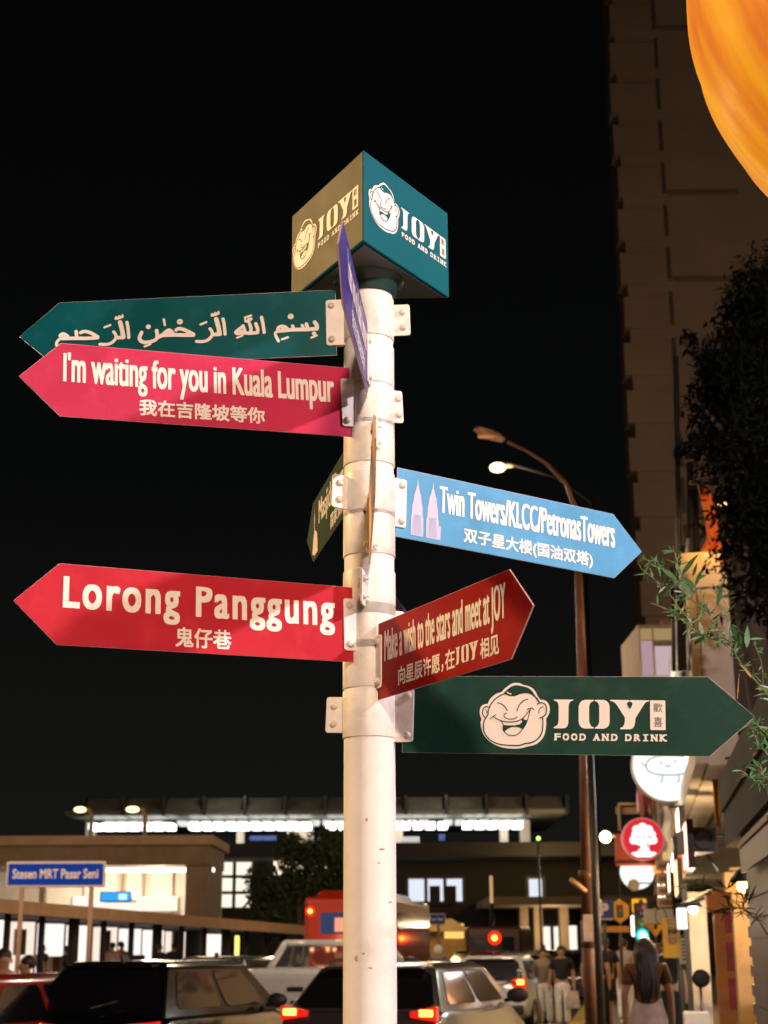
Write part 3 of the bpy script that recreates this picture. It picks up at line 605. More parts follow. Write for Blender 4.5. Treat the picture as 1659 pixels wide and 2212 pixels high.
# red bus
def bus():
    t = thing('bus', 'red bus with lit rear window and round red lamps', 'bus', (gx(752,42), 42, 0), R(-8)); h = 1.22
    rp_ = mat('bus_red', (.36,.020,.008), .35, coat=.5)
    MB().bbox((-h,0,.45),(h,9,3.0)).build('body', rp_, t, bevel=.14, seg=4)
    MB().prism([(-h*.8,.3,3.0),(h*.8,.3,3.0),(h*.7,.5,3.18),(-h*.7,.5,3.18)], Vector((0,6,0))).build('roof_pod', rp_, t, bevel=.04)
    rw = MB().bbox((-h*.62,-.012,2.02),(h*.72,-.03,2.58)).build('rear_window', glow('bus_window', (.10,.14,.30), .30), t, bevel=.01)
    MB().bbox((-.36,-.036,2.08),(.02,-.05,2.44)).build('poster', mat('poster_pink', (.7,.32,.26), .6, emit=(.7,.3,.25), estr=.5), rw)
    for x, z, r_, m in ((-h*.86,2.62,.13,red_glow),(h*.86,2.62,.13,red_glow)):
        MB().lathe([(.001,.03),(r_*.7,.025),(r_,0)], 16, Matrix.Translation((x,-.004,z)) @ Matrix.Rotation(R(90),4,'X')).build('marker_lamp', m, t)
        MB().lathe([(.001,.03),(.06,.02),(.06,0)], 12, Matrix.Translation((x+.01,-.034,z)) @ Matrix.Rotation(R(90),4,'X')).build('lamp_core', hot_glow, t)
    for x in (-h*.80,-h*.45,-h*.30,h*.3,h*.55,h*.8): MB().sphere((x,-.02,1.62),(.055,.03,.055),10,6).build('rear_lamp', glow('amber_lamp', (1.0,.62,.25), 3), t)
    MB().bbox((-h*.75,-.006,.85),(h*.75,-.02,1.25)).build('grille', mat('bus_grille', (.55,.22,.02), .5), t, bevel=.01)
    MB().bbox((-h*.3,-.006,1.40),(h*.8,-.016,1.54)).build('lettering_band', mat('bus_letter', (.7,.45,.35), .5), t)
    MB().bbox((-h*.9,-.05,.40),(h*.9,-.2,.65)).build('bumper', plastic, t, bevel=.04)
    for sx in (-1,1):
        MB().bbox((sx*(h+.01),.7,1.7),(sx*(h+.03),8.4,2.6)).build('side_window', glass, t)
        for y in (1.6,7.2): MB().lathe([(.001,.13),(.3,.13),(.48,.10),(.5,0),(.48,-.10)], 20, Matrix.Translation((sx*(h-.12),y,.5)) @ Matrix.Rotation(R(90*sx),4,'Y')).build('wheel', rubber, t)
    lamp('tail_glow', absloc(t)+Vector((-.5,-1.6,2.0)), 40, (1.0,.35,.10), None, .3).parent = None
bus()
# dark van with a red lamp up high
v = thing('van', 'dark van with a single red lamp, seen under the far canopy', 'van', (gx(1066,56), 56, 0), R(-10))
MB().bbox((-1.0,0,.4),(1.0,4.5,2.35)).build('body', mat('van_maroon', (.07,.012,.010), .4, coat=.4), v, bevel=.12, seg=3)
MB().bbox((-.75,-.012,1.35),(.75,-.02,2.0)).build('rear_window', glass, v, bevel=.01)
lr = MB().lathe([(.001,.04),(.20,.03),(.24,0)], 18, Matrix.Translation((.05,-.02,1.95)) @ Matrix.Rotation(R(90),4,'X')).build('rear_lamp', red_glow, v)
MB().lathe([(.001,.03),(.09,.02),(.10,0)], 12, Matrix.Translation((.05,-.062,1.95)) @ Matrix.Rotation(R(90),4,'X')).build('lamp_core', hot_glow, lr)
for sx in (-1,1):
    for y in (.9,3.6): MB().lathe([(.001,.1),(.2,.1),(.32,.08),(.33,0),(.32,-.08)], 16, Matrix.Translation((sx*.9,y,.33)) @ Matrix.Rotation(R(90*sx),4,'Y')).build('wheel', rubber, v)

def motorbike(label, loc, rz, col, lit=True):
    t = thing('motorbike', label, 'motorbike', loc, rz, None)
    for y in (0, 1.25):
        MB().lathe([(.20,-.05),(.27,-.06),(.30,0),(.27,.06),(.20,.05)], 18, Matrix.Translation((0,y,.30)) @ Matrix.Rotation(R(90),4,'Y')).build('wheel', rubber, t)
    b = MB(); b.tube([(0,-.15,.75),(0,.25,.72),(0,.55,.62),(0,.9,.66),(0,1.05,.95)], [.08,.13,.12,.14,.08], 10); b.tube([(0,1.05,.95),(0,1.25,.30)], .04, 8); b.tube([(0,0,.3),(0,.5,.5)], .06, 8)
    b.build('body', mat(col[0], col[1], .3, coat=.6), t)
    MB().tube([(0,-.1,.84),(0,.2,.82),(0,.5,.78)], [.07,.12,.10], 10).build('seat', plastic, t)
    MB().tube([(-.33,.92,1.02),(-.2,1.0,1.05),(0,1.05,.98),(.2,1.0,1.05),(.33,.92,1.02)], .018, 8).build('handlebar', dark_metal, t)
    MB().sphere((0,-.22,.78), (.09,.05,.06), 10, 6).build('tail_light', red_glow if lit else red_paint, t)
    for sx in (-1,1): MB().tube([(sx*.3,.95,1.03),(sx*.38,.93,1.2)], .01, 6).sphere((sx*.40,.92,1.24),(.06,.02,.045),8,6).build('mirror', chrome, t)
    MB().tube([(.14,.5,.3),(.16,0,.34),(.16,-.25,.40)], .045, 8).build('exhaust', chrome, t)
    return t
for px, Y, m, lb, kw in ((1165,58,silver_paint,'silver car with red lamps, between the two people and the station pillars',{}),(1240,44,dark_paint,'dark car with one wide red lamp just left of the brown lamp post',dict(light_w=.5)),(985,72,white_paint_car,'pale car farthest away under the station canopy',{}),(1075,70,dark_paint,'dark car under the far canopy, below the dark van',{})):
    car('hatchback', lb, 'car', m, (gx(px,Y), Y, 0), R(-13), 4.2, 1.76, 1.52, 1.0, tail=(.85,1.10), **kw)
motorbike('dark motorbike ridden by the rider in a white helmet', (gx(944,40),40,0), R(-12), ('bike_blue',(.03,.05,.12)))
motorbike('red motorbike with a bright tail light, beside the white car', (gx(1102,36),36,0), R(-10), ('bike_red',(.3,.02,.02)))
motorbike('black motorbike farthest up the lane of bikes', (gx(1020,38),38,0), R(-14), ('bike_black',(.02,.02,.02)))
for px, Y, lb, c in ((1062,29,'silver motorbike with a lit tail light, between the white car and the kerb',('bike_silver',(.4,.4,.4))),(1128,41,'blue motorbike with a lit tail light, behind the red motorbike',('bike_navy',(.02,.03,.10))),(990,46,'orange motorbike ahead of the black one in the lane of bikes',('bike_orange',(.4,.12,.02))),(1170,66,'dark motorbike waiting far away by the station pillars',('bike_black',(.02,.02,.02)))):
    motorbike(lb, (gx(px,Y),Y,0), R(-12), c)
for px, Y, m, lb in ((1045,52,red_paint,'red car with lit tail lights ahead of the white car'),(1110,78,black_paint,'black car waiting at the far junction, left of the station pillars'),(1195,84,silver_paint,'silver car at the far junction beside the station pillars')):
    car('sedan', lb, 'car', m, (gx(px,Y), Y, 0), R(-13), 4.3, 1.76, 1.48, 1.0, tail=(.85,1.12), light_w=.4)
motorbike('scooter standing at the kerb behind the grey crossover', (gx(965,26),26,0), R(-16), ('bike_grey',(.15,.15,.15)), False)

# ------------------------------------------------------------------ people
def skin_part(name, V, E, rad, m, parent, sub=2, root=0):
    me = bpy.data.meshes.new(name); me.from_pydata([Vector(v) for v in V], E, [])
    o = bpy.data.objects.new(name, me); COL.objects.link(o)
    o.modifiers.new('skin', 'SKIN'); s = o.modifiers.new('sub', 'SUBSURF'); s.levels = sub; s.render_levels = sub
    if not me.skin_vertices: 
        me.skin_vertices.new() if hasattr(me.skin_vertices, 'new') else None
    lay = me.skin_vertices[0].data if me.skin_vertices else None
    if lay is None:
        bm = bmesh.new(); bm.from_mesh(me); bm.verts.layers.skin.verify(); bm.to_mesh(me); bm.free(); lay = me.skin_vertices[0].data
    for i, r in enumerate(rad):
        rr = r if isinstance(r, tuple) else (r, r); lay[i].radius = rr; lay[i].use_root = (i == root)
    dg = bpy.context.evaluated_depsgraph_get(); dg.update()
    nm = bpy.data.meshes.new_from_object(o.evaluated_get(dg)); nm.materials.clear(); nm.materials.append(m)
    for p in nm.polygons: p.use_smooth = True
    o.modifiers.clear(); o.data = nm; bpy.data.meshes.remove(me); nm.name = name
    o.parent = parent; return o
skins = {'tan': mat('skin_tan', (.38,.20,.12), .55), 'pale': mat('skin_pale', (.55,.36,.27), .55)}
hair_m = mat('dark_hair', (.020,.011,.007), .5, noise=.3, nscale=60, bump=.3)
def cloth(n, c): return mat('cloth_'+n, c, .85, noise=.15, nscale=12, bump=.15)
def person(label, loc, rz, h=1.68, skin='tan', shirt=None, legs=None, stride=.16, arms='down', hair='short', skirt=None, shorts=False, group=None, slim=1.0, shoes=None):
    """faces +y; heights in shares of 1.70 m"""
    k = h/1.70; t = thing('person', label, 'person', loc, rz, group); S = lambda *p: tuple(c*k for c in p); s = stride
    sm = skins[skin]
    hx = .095; sh = .175*slim
    V = [(0,0,.95),(0,.0,1.10),(0,.01,1.28),(0,0,1.42),(0,.015,1.50),(0,.03,1.58),(0,.035,1.66)]
    E = [(0,1),(1,2),(2,3),(3,4),(4,5),(5,6)]; r = [.115,.115,.135,.10,.052,.080,.062]
    def addc(base, pts, rs):
        b = base
        for p, q in zip(pts, rs): V.append(p); r.append(q); E.append((b, len(V)-1)); b = len(V)-1
        return b
    for sx in (-1,1):
        f = s*sx
        addc(0, [(sx*hx,0,.88),(sx*hx,f*.55+.02,.50),(sx*hx,f-.02,.09),(sx*hx,f+.12,.035)], [.088,.058,.042,.034])
        if arms == 'bag' and sx > 0: A = [(sx*sh,0,1.40),(sx*(sh+.07),-.02,1.14),(sx*(sh+.10),.05,.90),(sx*(sh+.10),.06,.82)]
        elif arms == 'up': A = [(sx*sh,0,1.40),(sx*(sh+.06),.10,1.20),(sx*(sh-.02),.30,1.22),(sx*(sh-.03),.38,1.24)]
        elif arms == 'reach': A = [(sx*sh,0,1.40),(sx*(sh+.05),.22,1.24),(sx*(sh+.10),.44,1.12),(sx*(sh+.10),.50,1.11)]
        else: A = [(sx*sh,0,1.40),(sx*(sh+.07),-.03-f*.3,1.14),(sx*(sh+.08),.05-f*.6,.90),(sx*(sh+.08),.07-f*.65,.82)]
        e_ = addc(3, A, [.062,.045,.034,.032])
        d = (Vector(A[3])-Vector(A[2])).normalized(); sd = Vector((0,1,0)) if abs(d.z) > .6 else Vector((1,0,0))
        for q in range(4): addc(e_, [tuple(Vector(A[3])+d*.045+sd*(q-1.5)*.019), tuple(Vector(A[3])+d*(.085-abs(q-1.6)*.008)+sd*(q-1.5)*.020)], [.010,.008])
        addc(e_, [tuple(Vector(A[3])+sd*.035+d*.02), tuple(Vector(A[3])+sd*.048+d*.045)], [.010,.008])
    skin_part('body', [S(*v) for v in V], E, [(a*k) for a in r], sm, t)
    # face: nose, ears and eyes are part of the head's small geometry
    MB().sphere(S(0,.115,1.585), (.014*k,.02*k,.022*k), 8, 6).build('nose', sm, t)
    for sx in (-1,1): MB().sphere(S(sx*.082,.03,1.59), (.012*k,.02*k,.03*k), 8, 6).build('ear', sm, t)
    if shirt:
        V2 = [(0,0,.96),(0,0,1.12),(0,.01,1.29),(0,0,1.40),(0,.005,1.455)]; E2 = [(0,1),(1,2),(2,3),(3,4)]; r2 = [.152,.150,.172,.162,.100]
        for sx in (-1,1):
            f = s*sx; sl = [(sx*sh,0,1.395),(sx*(sh+.055),-.02-f*.2,1.21)] if arms != 'up' and arms != 'reach' else [(sx*sh,0,1.395),(sx*(sh+.05),.10,1.26)]
            b = 3
            for p, q in zip(sl, [.086,.070]): V2.append(p); r2.append(q); E2.append((b, len(V2)-1)); b = len(V2)-1
        skin_part('shirt', [S(*v) for v in V2], E2, [a*k for a in r2], shirt, t)
    if skirt:
        mb = MB(); n = 40; rings = []
        for z, rr in ((1.09,.150),(1.0,.168),(.90,.20),(.70,.235),(.45,.275),(.16,.31)):
            rings.append([Vector(S(math.cos(2*math.pi*i/n)*rr*(1+.10*math.sin(i*5.1)*(1.02-z)), .01+math.sin(2*math.pi*i/n)*rr*.85*(1+.10*math.sin(i*5.1)*(1.02-z)), z)) for i in range(n)])
        mb.v = [p for q in rings for p in q]
        for i in range(5):
            for j in range(n): mb.f.append([i*n+j, i*n+(j+1) % n, (i+1)*n+(j+1) % n, (i+1)*n+j][::-1]); mb.smooth.append(True)
        mb.build('skirt', skirt, t)
    if legs:
        V3 = [(0,0,1.00),(0,0,.92)]; E3 = [(0,1)]; r3 = [.128,.135]
        for sx in (-1,1):
            f = s*sx; pts = [(sx*hx,0,.84),(sx*hx,f*.55+.02,.50)] + ([] if shorts else [(sx*hx,f-.02,.10)]); b = 1
            for p, q in zip(pts, [.105,.085,.075]): V3.append(p); r3.append(q); E3.append((b, len(V3)-1)); b = len(V3)-1
        skin_part('trousers', [S(*v) for v in V3], E3, [a*k for a in r3], legs, t, root=1)
    sb = MB()
    for sx in (-1,1): sb = MB().sphere(S(sx*hx,s*sx+.05,.045), (.05*k,.13*k,.045*k), 10, 6); sb.build('shoe', shoes or cloth('shoe',(.08,.075,.07)), t)
    hb_ = MB().sphere(S(0,-.012,1.645), (.092*k,.098*k,.088*k), 14, 10)
    if hair == 'long':
        [hb_.tube([S(.085*math.sin(q),-.02-.07*math.cos(q),1.66),S(.105*math.sin(q),-.03-.085*math.cos(q),1.54),S(.105*math.sin(q)+random.uniform(-.02,.02),-.06-.07*math.cos(q),1.38),S(.10*math.sin(q)+random.uniform(-.025,.025),-.085-.06*math.cos(q),1.22),S(.085*math.sin(q)+random.uniform(-.03,.03),-.09-.05*math.cos(q),random.uniform(1.02,1.14))], [.030*k,.034*k,.032*k,.024*k,.004*k], 7) for q in [-1.9+i*.2 for i in range(20)]]
    if hair == 'bun': hb_.sphere(S(0,-.06,1.74), .055*k, 10, 8)
    if hair == 'helmet':
        MB().sphere(S(0,.02,1.62), (.135*k,.15*k,.14*k), 16, 12).build('helmet', mat('helmet_white', (.7,.7,.7), .25, coat=.6), t)
    hb_.build('hair', hair_m, t)
    return t
def bag(label, loc, col, k=1.0):
    t = thing('shopping_bag', label, 'bag', loc)
    m = MB(); m.prism([(-.15*k,-.03,0),(.15*k,-.03,0),(.11*k,-.03,.36*k),(-.11*k,-.03,.36*k)], Vector((0,.09,0))); m.build('sack', cloth('bag',col), t, bevel=.02)
    MB().tube([(-.06,0,.36*k),(-.04,0,.46*k),(.04,0,.46*k),(.06,0,.36*k)], .008, 6).build('handle', cloth('bag',col), t)
P = math.pi
pv = .14
white_t = cloth('white', (.78,.75,.72)); black_c = cloth('black', (.012,.012,.014)); olive = cloth('olive', (.30,.22,.15)); grey_c = cloth('taupe', (.42,.31,.26)); skirt_m = cloth('skirt', (.42,.33,.32)); navy = cloth('navy', (.012,.015,.03)); brown_c = cloth('brown', (.10,.040,.012)); orange_c = cloth('rust', (.35,.10,.02))
person('person in an olive top and white trousers, left of the couple crossing the road', (gx(1173,34), 34, .02), R(170), 1.62, 'tan', olive, white_t, .05, hair='bun', shoes=white_t)
person('person in a black shirt and white trousers carrying a pale bag', (gx(1211,33.6), 33.6, .02), R(175), 1.66, 'tan', black_c, white_t, .04, arms='bag', shoes=white_t)
bag('pale cloth bag hanging from the hand of the person in the black shirt', (gx(1211,33.6)-.27*.97-.02, 33.55, .42), (.55,.45,.42)) if False else bag('pale cloth bag hanging from the hand of the person in the black shirt', (gx(1234,33.4), 33.45, .42), (.55,.45,.42))
person('person seen from behind in a taupe shirt and pale trousers, walking on the pavement', (gx(1346,33), 33, pv), R(-8), 1.68, 'tan', grey_c, white_t, .14, shoes=white_t)
person('person with long dark hair, brown top and long pale pleated skirt, nearest on the pavement', (gx(1393,16.6), 16.6, pv), R(-10), 1.64, 'tan', brown_c, None, .10, hair='long', skirt=skirt_m)
person('person in black with bare legs, walking beside the brown lamp post', (gx(1306,31), 31, pv), R(5), 1.70, 'tan', black_c, black_c, .16, shorts=True)
person('person in dark clothes with a bag strap, half hidden by the lamp post', (gx(1284,30), 30, pv), R(-15), 1.72, 'tan', navy, black_c, .12)
person('person in a dark jacket, right of the long haired walker', (gx(1440,24), 24, pv), R(-20), 1.66, 'pale', black_c, navy, .10)
person('person in black standing in the shop front beside the white wall', (gx(1476,25), 25, pv), R(40), 1.70, 'pale', navy, black_c, .05)
person('person with hands raised to the face, lit orange at the left edge', (gx(10,17.5), 17.5, .0), R(205), 1.70, 'tan', red_c if False else orange_c, black_c, .06, arms='up')
person('person in a white shirt lit orange, beside the dark red car', (gx(62,18.2), 18.2, .0), R(120), 1.62, 'tan', white_t, navy, .05)
person('rider in a white helmet and blue jacket on the dark motorbike', (gx(946,40.2), 40.2, .06), R(-12), 1.62, 'tan', cloth('blue',(.06,.12,.25)), black_c, .10, arms='reach', hair='helmet')
for px, Y, c, lb in ((145,43,black_c,'silhouetted person standing in the lit walkway, second from its left end'), (92,44,brown_c,'silhouetted person in brown at the left end of the lit walkway'), (243,45,grey_c,'silhouetted person in a taupe shirt near the middle of the lit walkway'),
                     (345,46,black_c,'silhouetted person in black standing behind the dark parked car'), (262,47,orange_c,'silhouetted person in a rust shirt under the walkway roof'), (376,48,navy,'silhouetted person in navy at the right end of the lit walkway')):
    person(lb, (gx(px,Y), Y, .12), R(random.uniform(-60,60)), random.uniform(1.6,1.74), 'tan', c, black_c, random.uniform(.03,.14))

# ------------------------------------------------------------------ far left: station, concourse, covered walkway
conc = mat('concrete_beige', (.27,.19,.125), .8, noise=.15, nscale=1.5, bump=.1, dirt=(.14,.10,.07), dscale=.5, damt=.5)
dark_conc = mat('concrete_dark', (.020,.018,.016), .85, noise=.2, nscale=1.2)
pale_wall = mat('pale_wall', (.62,.55,.46), .8, noise=.06, nscale=2)
tube_white = glow('tube_light', (1.0,.98,.90), 3.0)
lit_warm = glow('lit_glass', (1.0,.88,.72), .95)
lit_cool = glow('lit_glass_cool', (.85,.90,1.0), .75)

def station():
    Y = 76.0; t = thing('station', 'elevated station hall with a long row of white ceiling lights', 'station', (gx(660,Y), Y, 0))
    xl, xr = gx(150,Y), gx(1180,Y)
    zs, zt = gz(1852,Y), gz(1822,Y)
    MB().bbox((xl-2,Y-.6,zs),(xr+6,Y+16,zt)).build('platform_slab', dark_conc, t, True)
    MB().bbox((xl-2,Y+10,zt),(xr+6,Y+10.4,gz(1797,Y))).build('back_wall', mat('platform_wall', (.10,.12,.13), .6, noise=.2, nscale=.4), t, True)
    zc = gz(1766,Y)
    rf = MB(); nn = 13; x0, x1 = gx(178,Y), gx(1235,Y)
    rf.bbox((x0-1,Y-1,zc+.1),(x1,Y+12,zc+.3)); rf.build('ceiling', mat('station_ceiling', (.14,.14,.13), .6), t, True)
    for i in range(12):
        a = x0+(x1-x0)*i/12; b = x0+(x1-x0)*(i+.86)/12
        pf = [(a,Y-1.0,zc+.32),(b,Y-1.0,zc+.32),(b,Y-.3,zc+.95),(a,Y-.3,zc+.95)]
        MB().prism(pf, Vector((0,.25,.05))).build('roof_panel', mat('roof_panel', (.17,.16,.13), .5, noise=.2, nscale=1.5), t, True)
    for i in range(13): 
        a = x0+(x1-x0)*(i-.08)/12; MB().bbox((a,Y-1.1,zc+.05),(a+.14,Y+2,zc+1.0)).build('roof_rib', dark_metal, t, True)
    for row, (yy, dz, off, m) in enumerate(((Y+1.0,-.02,0,tube_white),(Y+3.4,0.32,.35,glow('tube_light_dim',(.9,.92,.85),.75)))):
        n = 35
        for i in range(n):
            xx = gx(172,Y) + (gx(1142,Y)-gx(172,Y))*(i+.5)/n + off
            if (i*7+row*3) % 11 == 5: continue
            MB().box((xx,yy,zc-.32+dz), (.46,1.4,(.30 if row == 0 else .20))).build('ceiling_light', m, t, True)
    for px, w_ in ((165,20),(862,22),(1102,18),(1150,22),(505,16),(640,60)):
        MB().bbox((gx(px-w_/2,Y),Y+2,zt),(gx(px+w_/2,Y),Y+2.6,zc)).build('column', pale_wall, t, True)
    for px, py, w_, h_ in ((690,1808,22,8),(890,1812,40,16),(560,1806,60,10),(960,1806,14,14)):
        MB().bbox((gx(px-w_/2,Y),Y+1.2,gz(py+h_/2,Y)),(gx(px+w_/2,Y),Y+1.3,gz(py-h_/2,Y))).build('notice', mat('notice_%d' % px, ((.05,.10,.35) if px != 890 else (.6,.6,.6)), .5), t, True)
    # hall under the platform, with its lit windows
    MB().bbox((gx(440,Y),Y+4,0),(gx(1700,Y),Y+5,zs)).build('hall_wall', mat('hall_wall', (.022,.018,.015), .8, noise=.2, nscale=.8), t, True)
    for px0, px1, py0, py1, m, bars in ((462,545,1858,1962,lit_warm,(2,3)),(880,1004,1896,1951,lit_cool,(3,1)),(1142,1178,1897,1948,lit_cool,(1,1)),(1105,1140,2002,2062,lit_warm,(1,1)),(1170,1215,2000,2060,lit_warm,(2,1)),(1222,1250,1998,2058,lit_warm,(1,1))):
        a, b, c, d = gx(px0,Y+4), gx(px1,Y+4), gz(py1,Y+4), gz(py0,Y+4)
        fr_ = MB(); 
        for i in range(bars[0]+1): x = a+(b-a)*i/bars[0]; fr_.bbox((x-.09,Y+3.80,c),(x+.09,Y+3.97,d))
        for i in range(bars[1]+1): z = c+(d-c)*i/bars[1]; fr_.bbox((a-.09,Y+3.83,z-.08),(b+.09,Y+3.98,z+.08))
        wf = fr_.build('window', dark_metal, t, True)
        MB().bbox((a,Y+3.88,c),(b,Y+3.90,d)).build('pane', m, wf, True)
    for px in (610,650,690): MB().box((gx(px,Y), Y+3.2, gz(1862,Y)), (1.4,.3,.9)).build('hall_light', glow('hall_light',(1.0,.82,.58),1.3), t, True)
    for px in (905,948,985): MB().bbox((gx(px-14,Y),Y+3.70,gz(1951,Y)),(gx(px+10,Y),Y+3.76,gz(1908,Y))).build('window_blind', dark_conc, t, True) if px != 905 else None
    # lit lower canopy on the right
    cz = gz(1962,Y); MB().bbox((gx(1040,Y),Y-6,cz),(gx(1420,Y),Y+4,cz+.35)).build('entrance_canopy', conc, t, True)
    for px in (1130,1216,1160): MB().bbox((gx(px-9,Y),Y-1,0),(gx(px+9,Y),Y,cz)).build('pillar', conc, t, True)
    lamp('canopy_light', (gx(1165,Y), Y-2.5, cz+2.2), 190, (1.0,.62,.20), t, .3); lamp('canopy_light', (gx(1180,Y), Y-2.5, cz-1.0), 160, (1.0,.75,.42), t, .3)
    lamp('platform_light', (gx(500,Y), Y-3, zc+1.6), 70, (1.0,.9,.75), t, .5); lamp('platform_light', (gx(950,Y), Y-3, zc+1.6), 70, (1.0,.9,.75), t, .5)
    lamp('hall_light_beam', (gx(690,Y), Y, gz(1900,Y)), 110, (1.0,.78,.5), t, .4)
station()
def concourse():
    Y = 60.0; t = thing('concourse_building', 'beige entrance hall with a deep parapet and bright recess, behind the blue road sign', 'building', (gx(200,Y), Y, 0))
    xl, xr = gx(-160,Y), gx(445,Y); zt, zp = gz(1803,Y), gz(1866,Y)
    MB().bbox((xl,Y,zp),(xr,Y+6,zt-.35)).build('parapet', conc, t, True)
    MB().bbox((xl-.2,Y-.25,zt-.35),(xr+.2,Y+6,zt)).build('coping', mat('coping_tan', (.46,.31,.19), .8, noise=.12, nscale=2), t, True)
    MB().bbox((xl,Y+5,0),(xr,Y+5.4,zp)).build('back_wall', pale_wall, t, True)
    MB().bbox((gx(395,Y),Y+.2,0),(xr-.05,Y+5,zp)).build('column', conc, t, True)
    for i in range(5):
        a = gx(80+i*58,Y); MB().box((a+1.2,Y+2.2,zp-.10),(2.3 if i else 1.2,.5,.14)).build('ceiling_light', glow('recess_light',(1.0,.93,.80),2.6), t, True)
    for a, b, c, d in ((20,150,1992,1950),(100,345,1960,1925),(445-68,445-32,2008,1888)):
        MB().bbox((gx(a,Y),Y+4.6,gz(c,Y)),(gx(b,Y),Y+4.7,gz(d,Y))).build('lit_panel', lit_warm, t, True)
    for px in (30,120,210,262,330): MB().bbox((gx(px,Y),Y+4.72,zp-4.4),(gx(px+3,Y),Y+4.99,zp-.02)).build('wall_rib', conc, t, True)
    lamp('recess_lamp', (gx(150,Y), Y+2.5, zp-.8), 300, (1.0,.86,.66), t, .4); lamp('recess_lamp', (gx(310,Y), Y+2.5, zp-.8), 300, (1.0,.86,.66), t, .4)
    lamp('parapet_lamp', (gx(180,Y), Y-9, 8.5), 330, (1.0,.66,.38), t, .3)
concourse()
def walkway():
    A0, B0 = Vector((gx(-60,36.5), 36.5, 0)), Vector((gx(652,56), 56, 0))
    t = thing('covered_walkway', 'long covered walkway with a brown roof edge and dark posts before bright shop glass', 'walkway', A0)
    za, zb_ = gz(1953,36.5), gz(2011,56); D_ = Vector((B0.x-A0.x, B0.y-A0.y, 0)); L = D_.length; D_.normalize(); Nn = Vector((-D_.y, D_.x, 0))
    def P_(a, o, z): return A0 + D_*a + Nn*o + Vector((0,0,z))
    def zr(a): return za + (zb_-za)*a/L
    def slab(a, b, o0, o1, d0, d1): return MB().prism([P_(a,o0,zr(a)+d0), P_(a,o0,zr(a)+d1), P_(a,o1,zr(a)+d1), P_(a,o1,zr(a)+d0)], D_*(b-a)+Vector((0,0,zr(b)-zr(a))))
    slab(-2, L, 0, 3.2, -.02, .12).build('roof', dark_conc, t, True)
    slab(-2, L, -.14, -.003, -.12, .20).build('roof_edge', mat('edge_tan', (.42,.27,.16), .7, noise=.12, nscale=2), t, True)
    for a in range(0, 14): 
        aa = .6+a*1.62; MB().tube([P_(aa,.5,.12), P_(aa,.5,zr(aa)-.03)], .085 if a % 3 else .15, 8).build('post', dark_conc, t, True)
    for i in range(11):
        a = 4.6+i*1.62; h = max(2.0, zr(a)-.12)
        if i in (8, 10): continue
        m = glow('shop_glass_%d' % (i % 3), ((1.0,.86,.76),(1.0,.80,.66),(.95,.84,.80))[i % 3], (1.05,.85,.95)[i % 3])
        pn = MB().prism([P_(a,3.0,.3), P_(a,3.0,h), P_(a,3.08,h), P_(a,3.08,.3)], D_*1.36).build('lit_shop_glass', m, t, True)
        if i % 3 == 1: MB().prism([P_(a+.2,2.88,1.5), P_(a+.2,2.88,2.2), P_(a+.2,2.95,2.2), P_(a+.2,2.95,1.5)], D_*.55).build('glass_poster', mat('poster_grey', (.25,.2,.18), .6), pn, True)
        if i % 3 == 2: MB().prism([P_(a+.3,2.7,.12), P_(a+.3,2.7,1.45), P_(a+.3,2.95,1.45), P_(a+.3,2.95,.12)], D_*.8).build('counter', mat('counter_brown', (.16,.09,.05), .6), pn, True)
    MB().prism([P_(-2,3.2,.12), P_(-2,3.2,zr(0)-.05), P_(-2,3.3,zr(0)-.05), P_(-2,3.3,.12)], D_*(L+3)).build('back_wall', dark_conc, t, True)
    lamp('walkway_lamp', P_(4,-4,5.5), 200, (1.0,.65,.36), t, .3); lamp('walkway_lamp', P_(16,-4,5.5), 260, (1.0,.65,.36), t, .3)
walkway()
def lamp_on_roof(label, px, py, Y, foot_py):
    t = thing('street_lamp', label, 'street lamp', (gx(px,Y), Y, 0)); x = gx(px,Y); z = gz(py,Y)
    MB().tube([(x+.35,Y,0),(x+.35,Y,z-.3),(x+.25,Y,z),(x-.1,Y,z+.05)], [.12,.10,.08,.06], 10).build('pole', mat('pole_tan', (.55,.42,.25), .6), t, True)
    MB().sphere((x-.2,Y,z), (.30,.2,.13)).build('lamp_head', glow('lamp_gold', (1.0,.72,.30), 3.2), t, True)
lamp_on_roof('gold street lamp on the concourse roof before the station lights', 285, 1746, 66, 1800)
lamp_on_roof('gold street lamp at the far left end of the station lights', 168, 1746, 72, 1800)

# blue road signs and small signs
blue = mat('sign_blue', (.001,.05,.50), .7, noise=.05, nscale=6, spec=.1); rim_pink = mat('sign_rim', (.62,.50,.48), .5)
def road_sign(label, px0, px1, py0, py1, Y, text, posts, emit=0):
    c = at((px0+px1)/2, (py0+py1)/2, Y); t = thing('road_sign', label, 'road sign', (c.x, Y, 0))
    a, b, lo, hi = gx(px0,Y), gx(px1,Y), gz(py1,Y), gz(py0,Y); e = (hi-lo)*.07
    fr_ = MB().bbox((a,Y,lo),(b,Y+.05,hi)).build('sign_frame', rim_pink, t, True, bevel=.03)
    MB().bbox((a+e*1.4,Y-.02,lo+e*1.4),(b-e*1.4,Y-.004,hi-e*1.4)).build('sign_panel', blue, t, True, bevel=.005)
    mb = MB(); F_ = (Vector((a,Y-.021,lo)), Vector((1,0,0)), Vector((0,0,1)), Vector((0,-1,0))); wd, hh = b-a, hi-lo
    if text: text_on(mb, F_, text, wd*.07, wd*.93, hh*.34, hh*.36, bx=wd*.0018, by=hh*.012, lift=.004); mb.build('lettering', mat('sign_letter', (.75,.66,.64), .5), t, True)
    for px in posts: x = gx(px,Y); MB().tube([(x,Y+.10,0),(x,Y+.10,hi-.02)], .055, 8).build('post', mat('post_tan', (.38,.24,.16), .6), t, True)
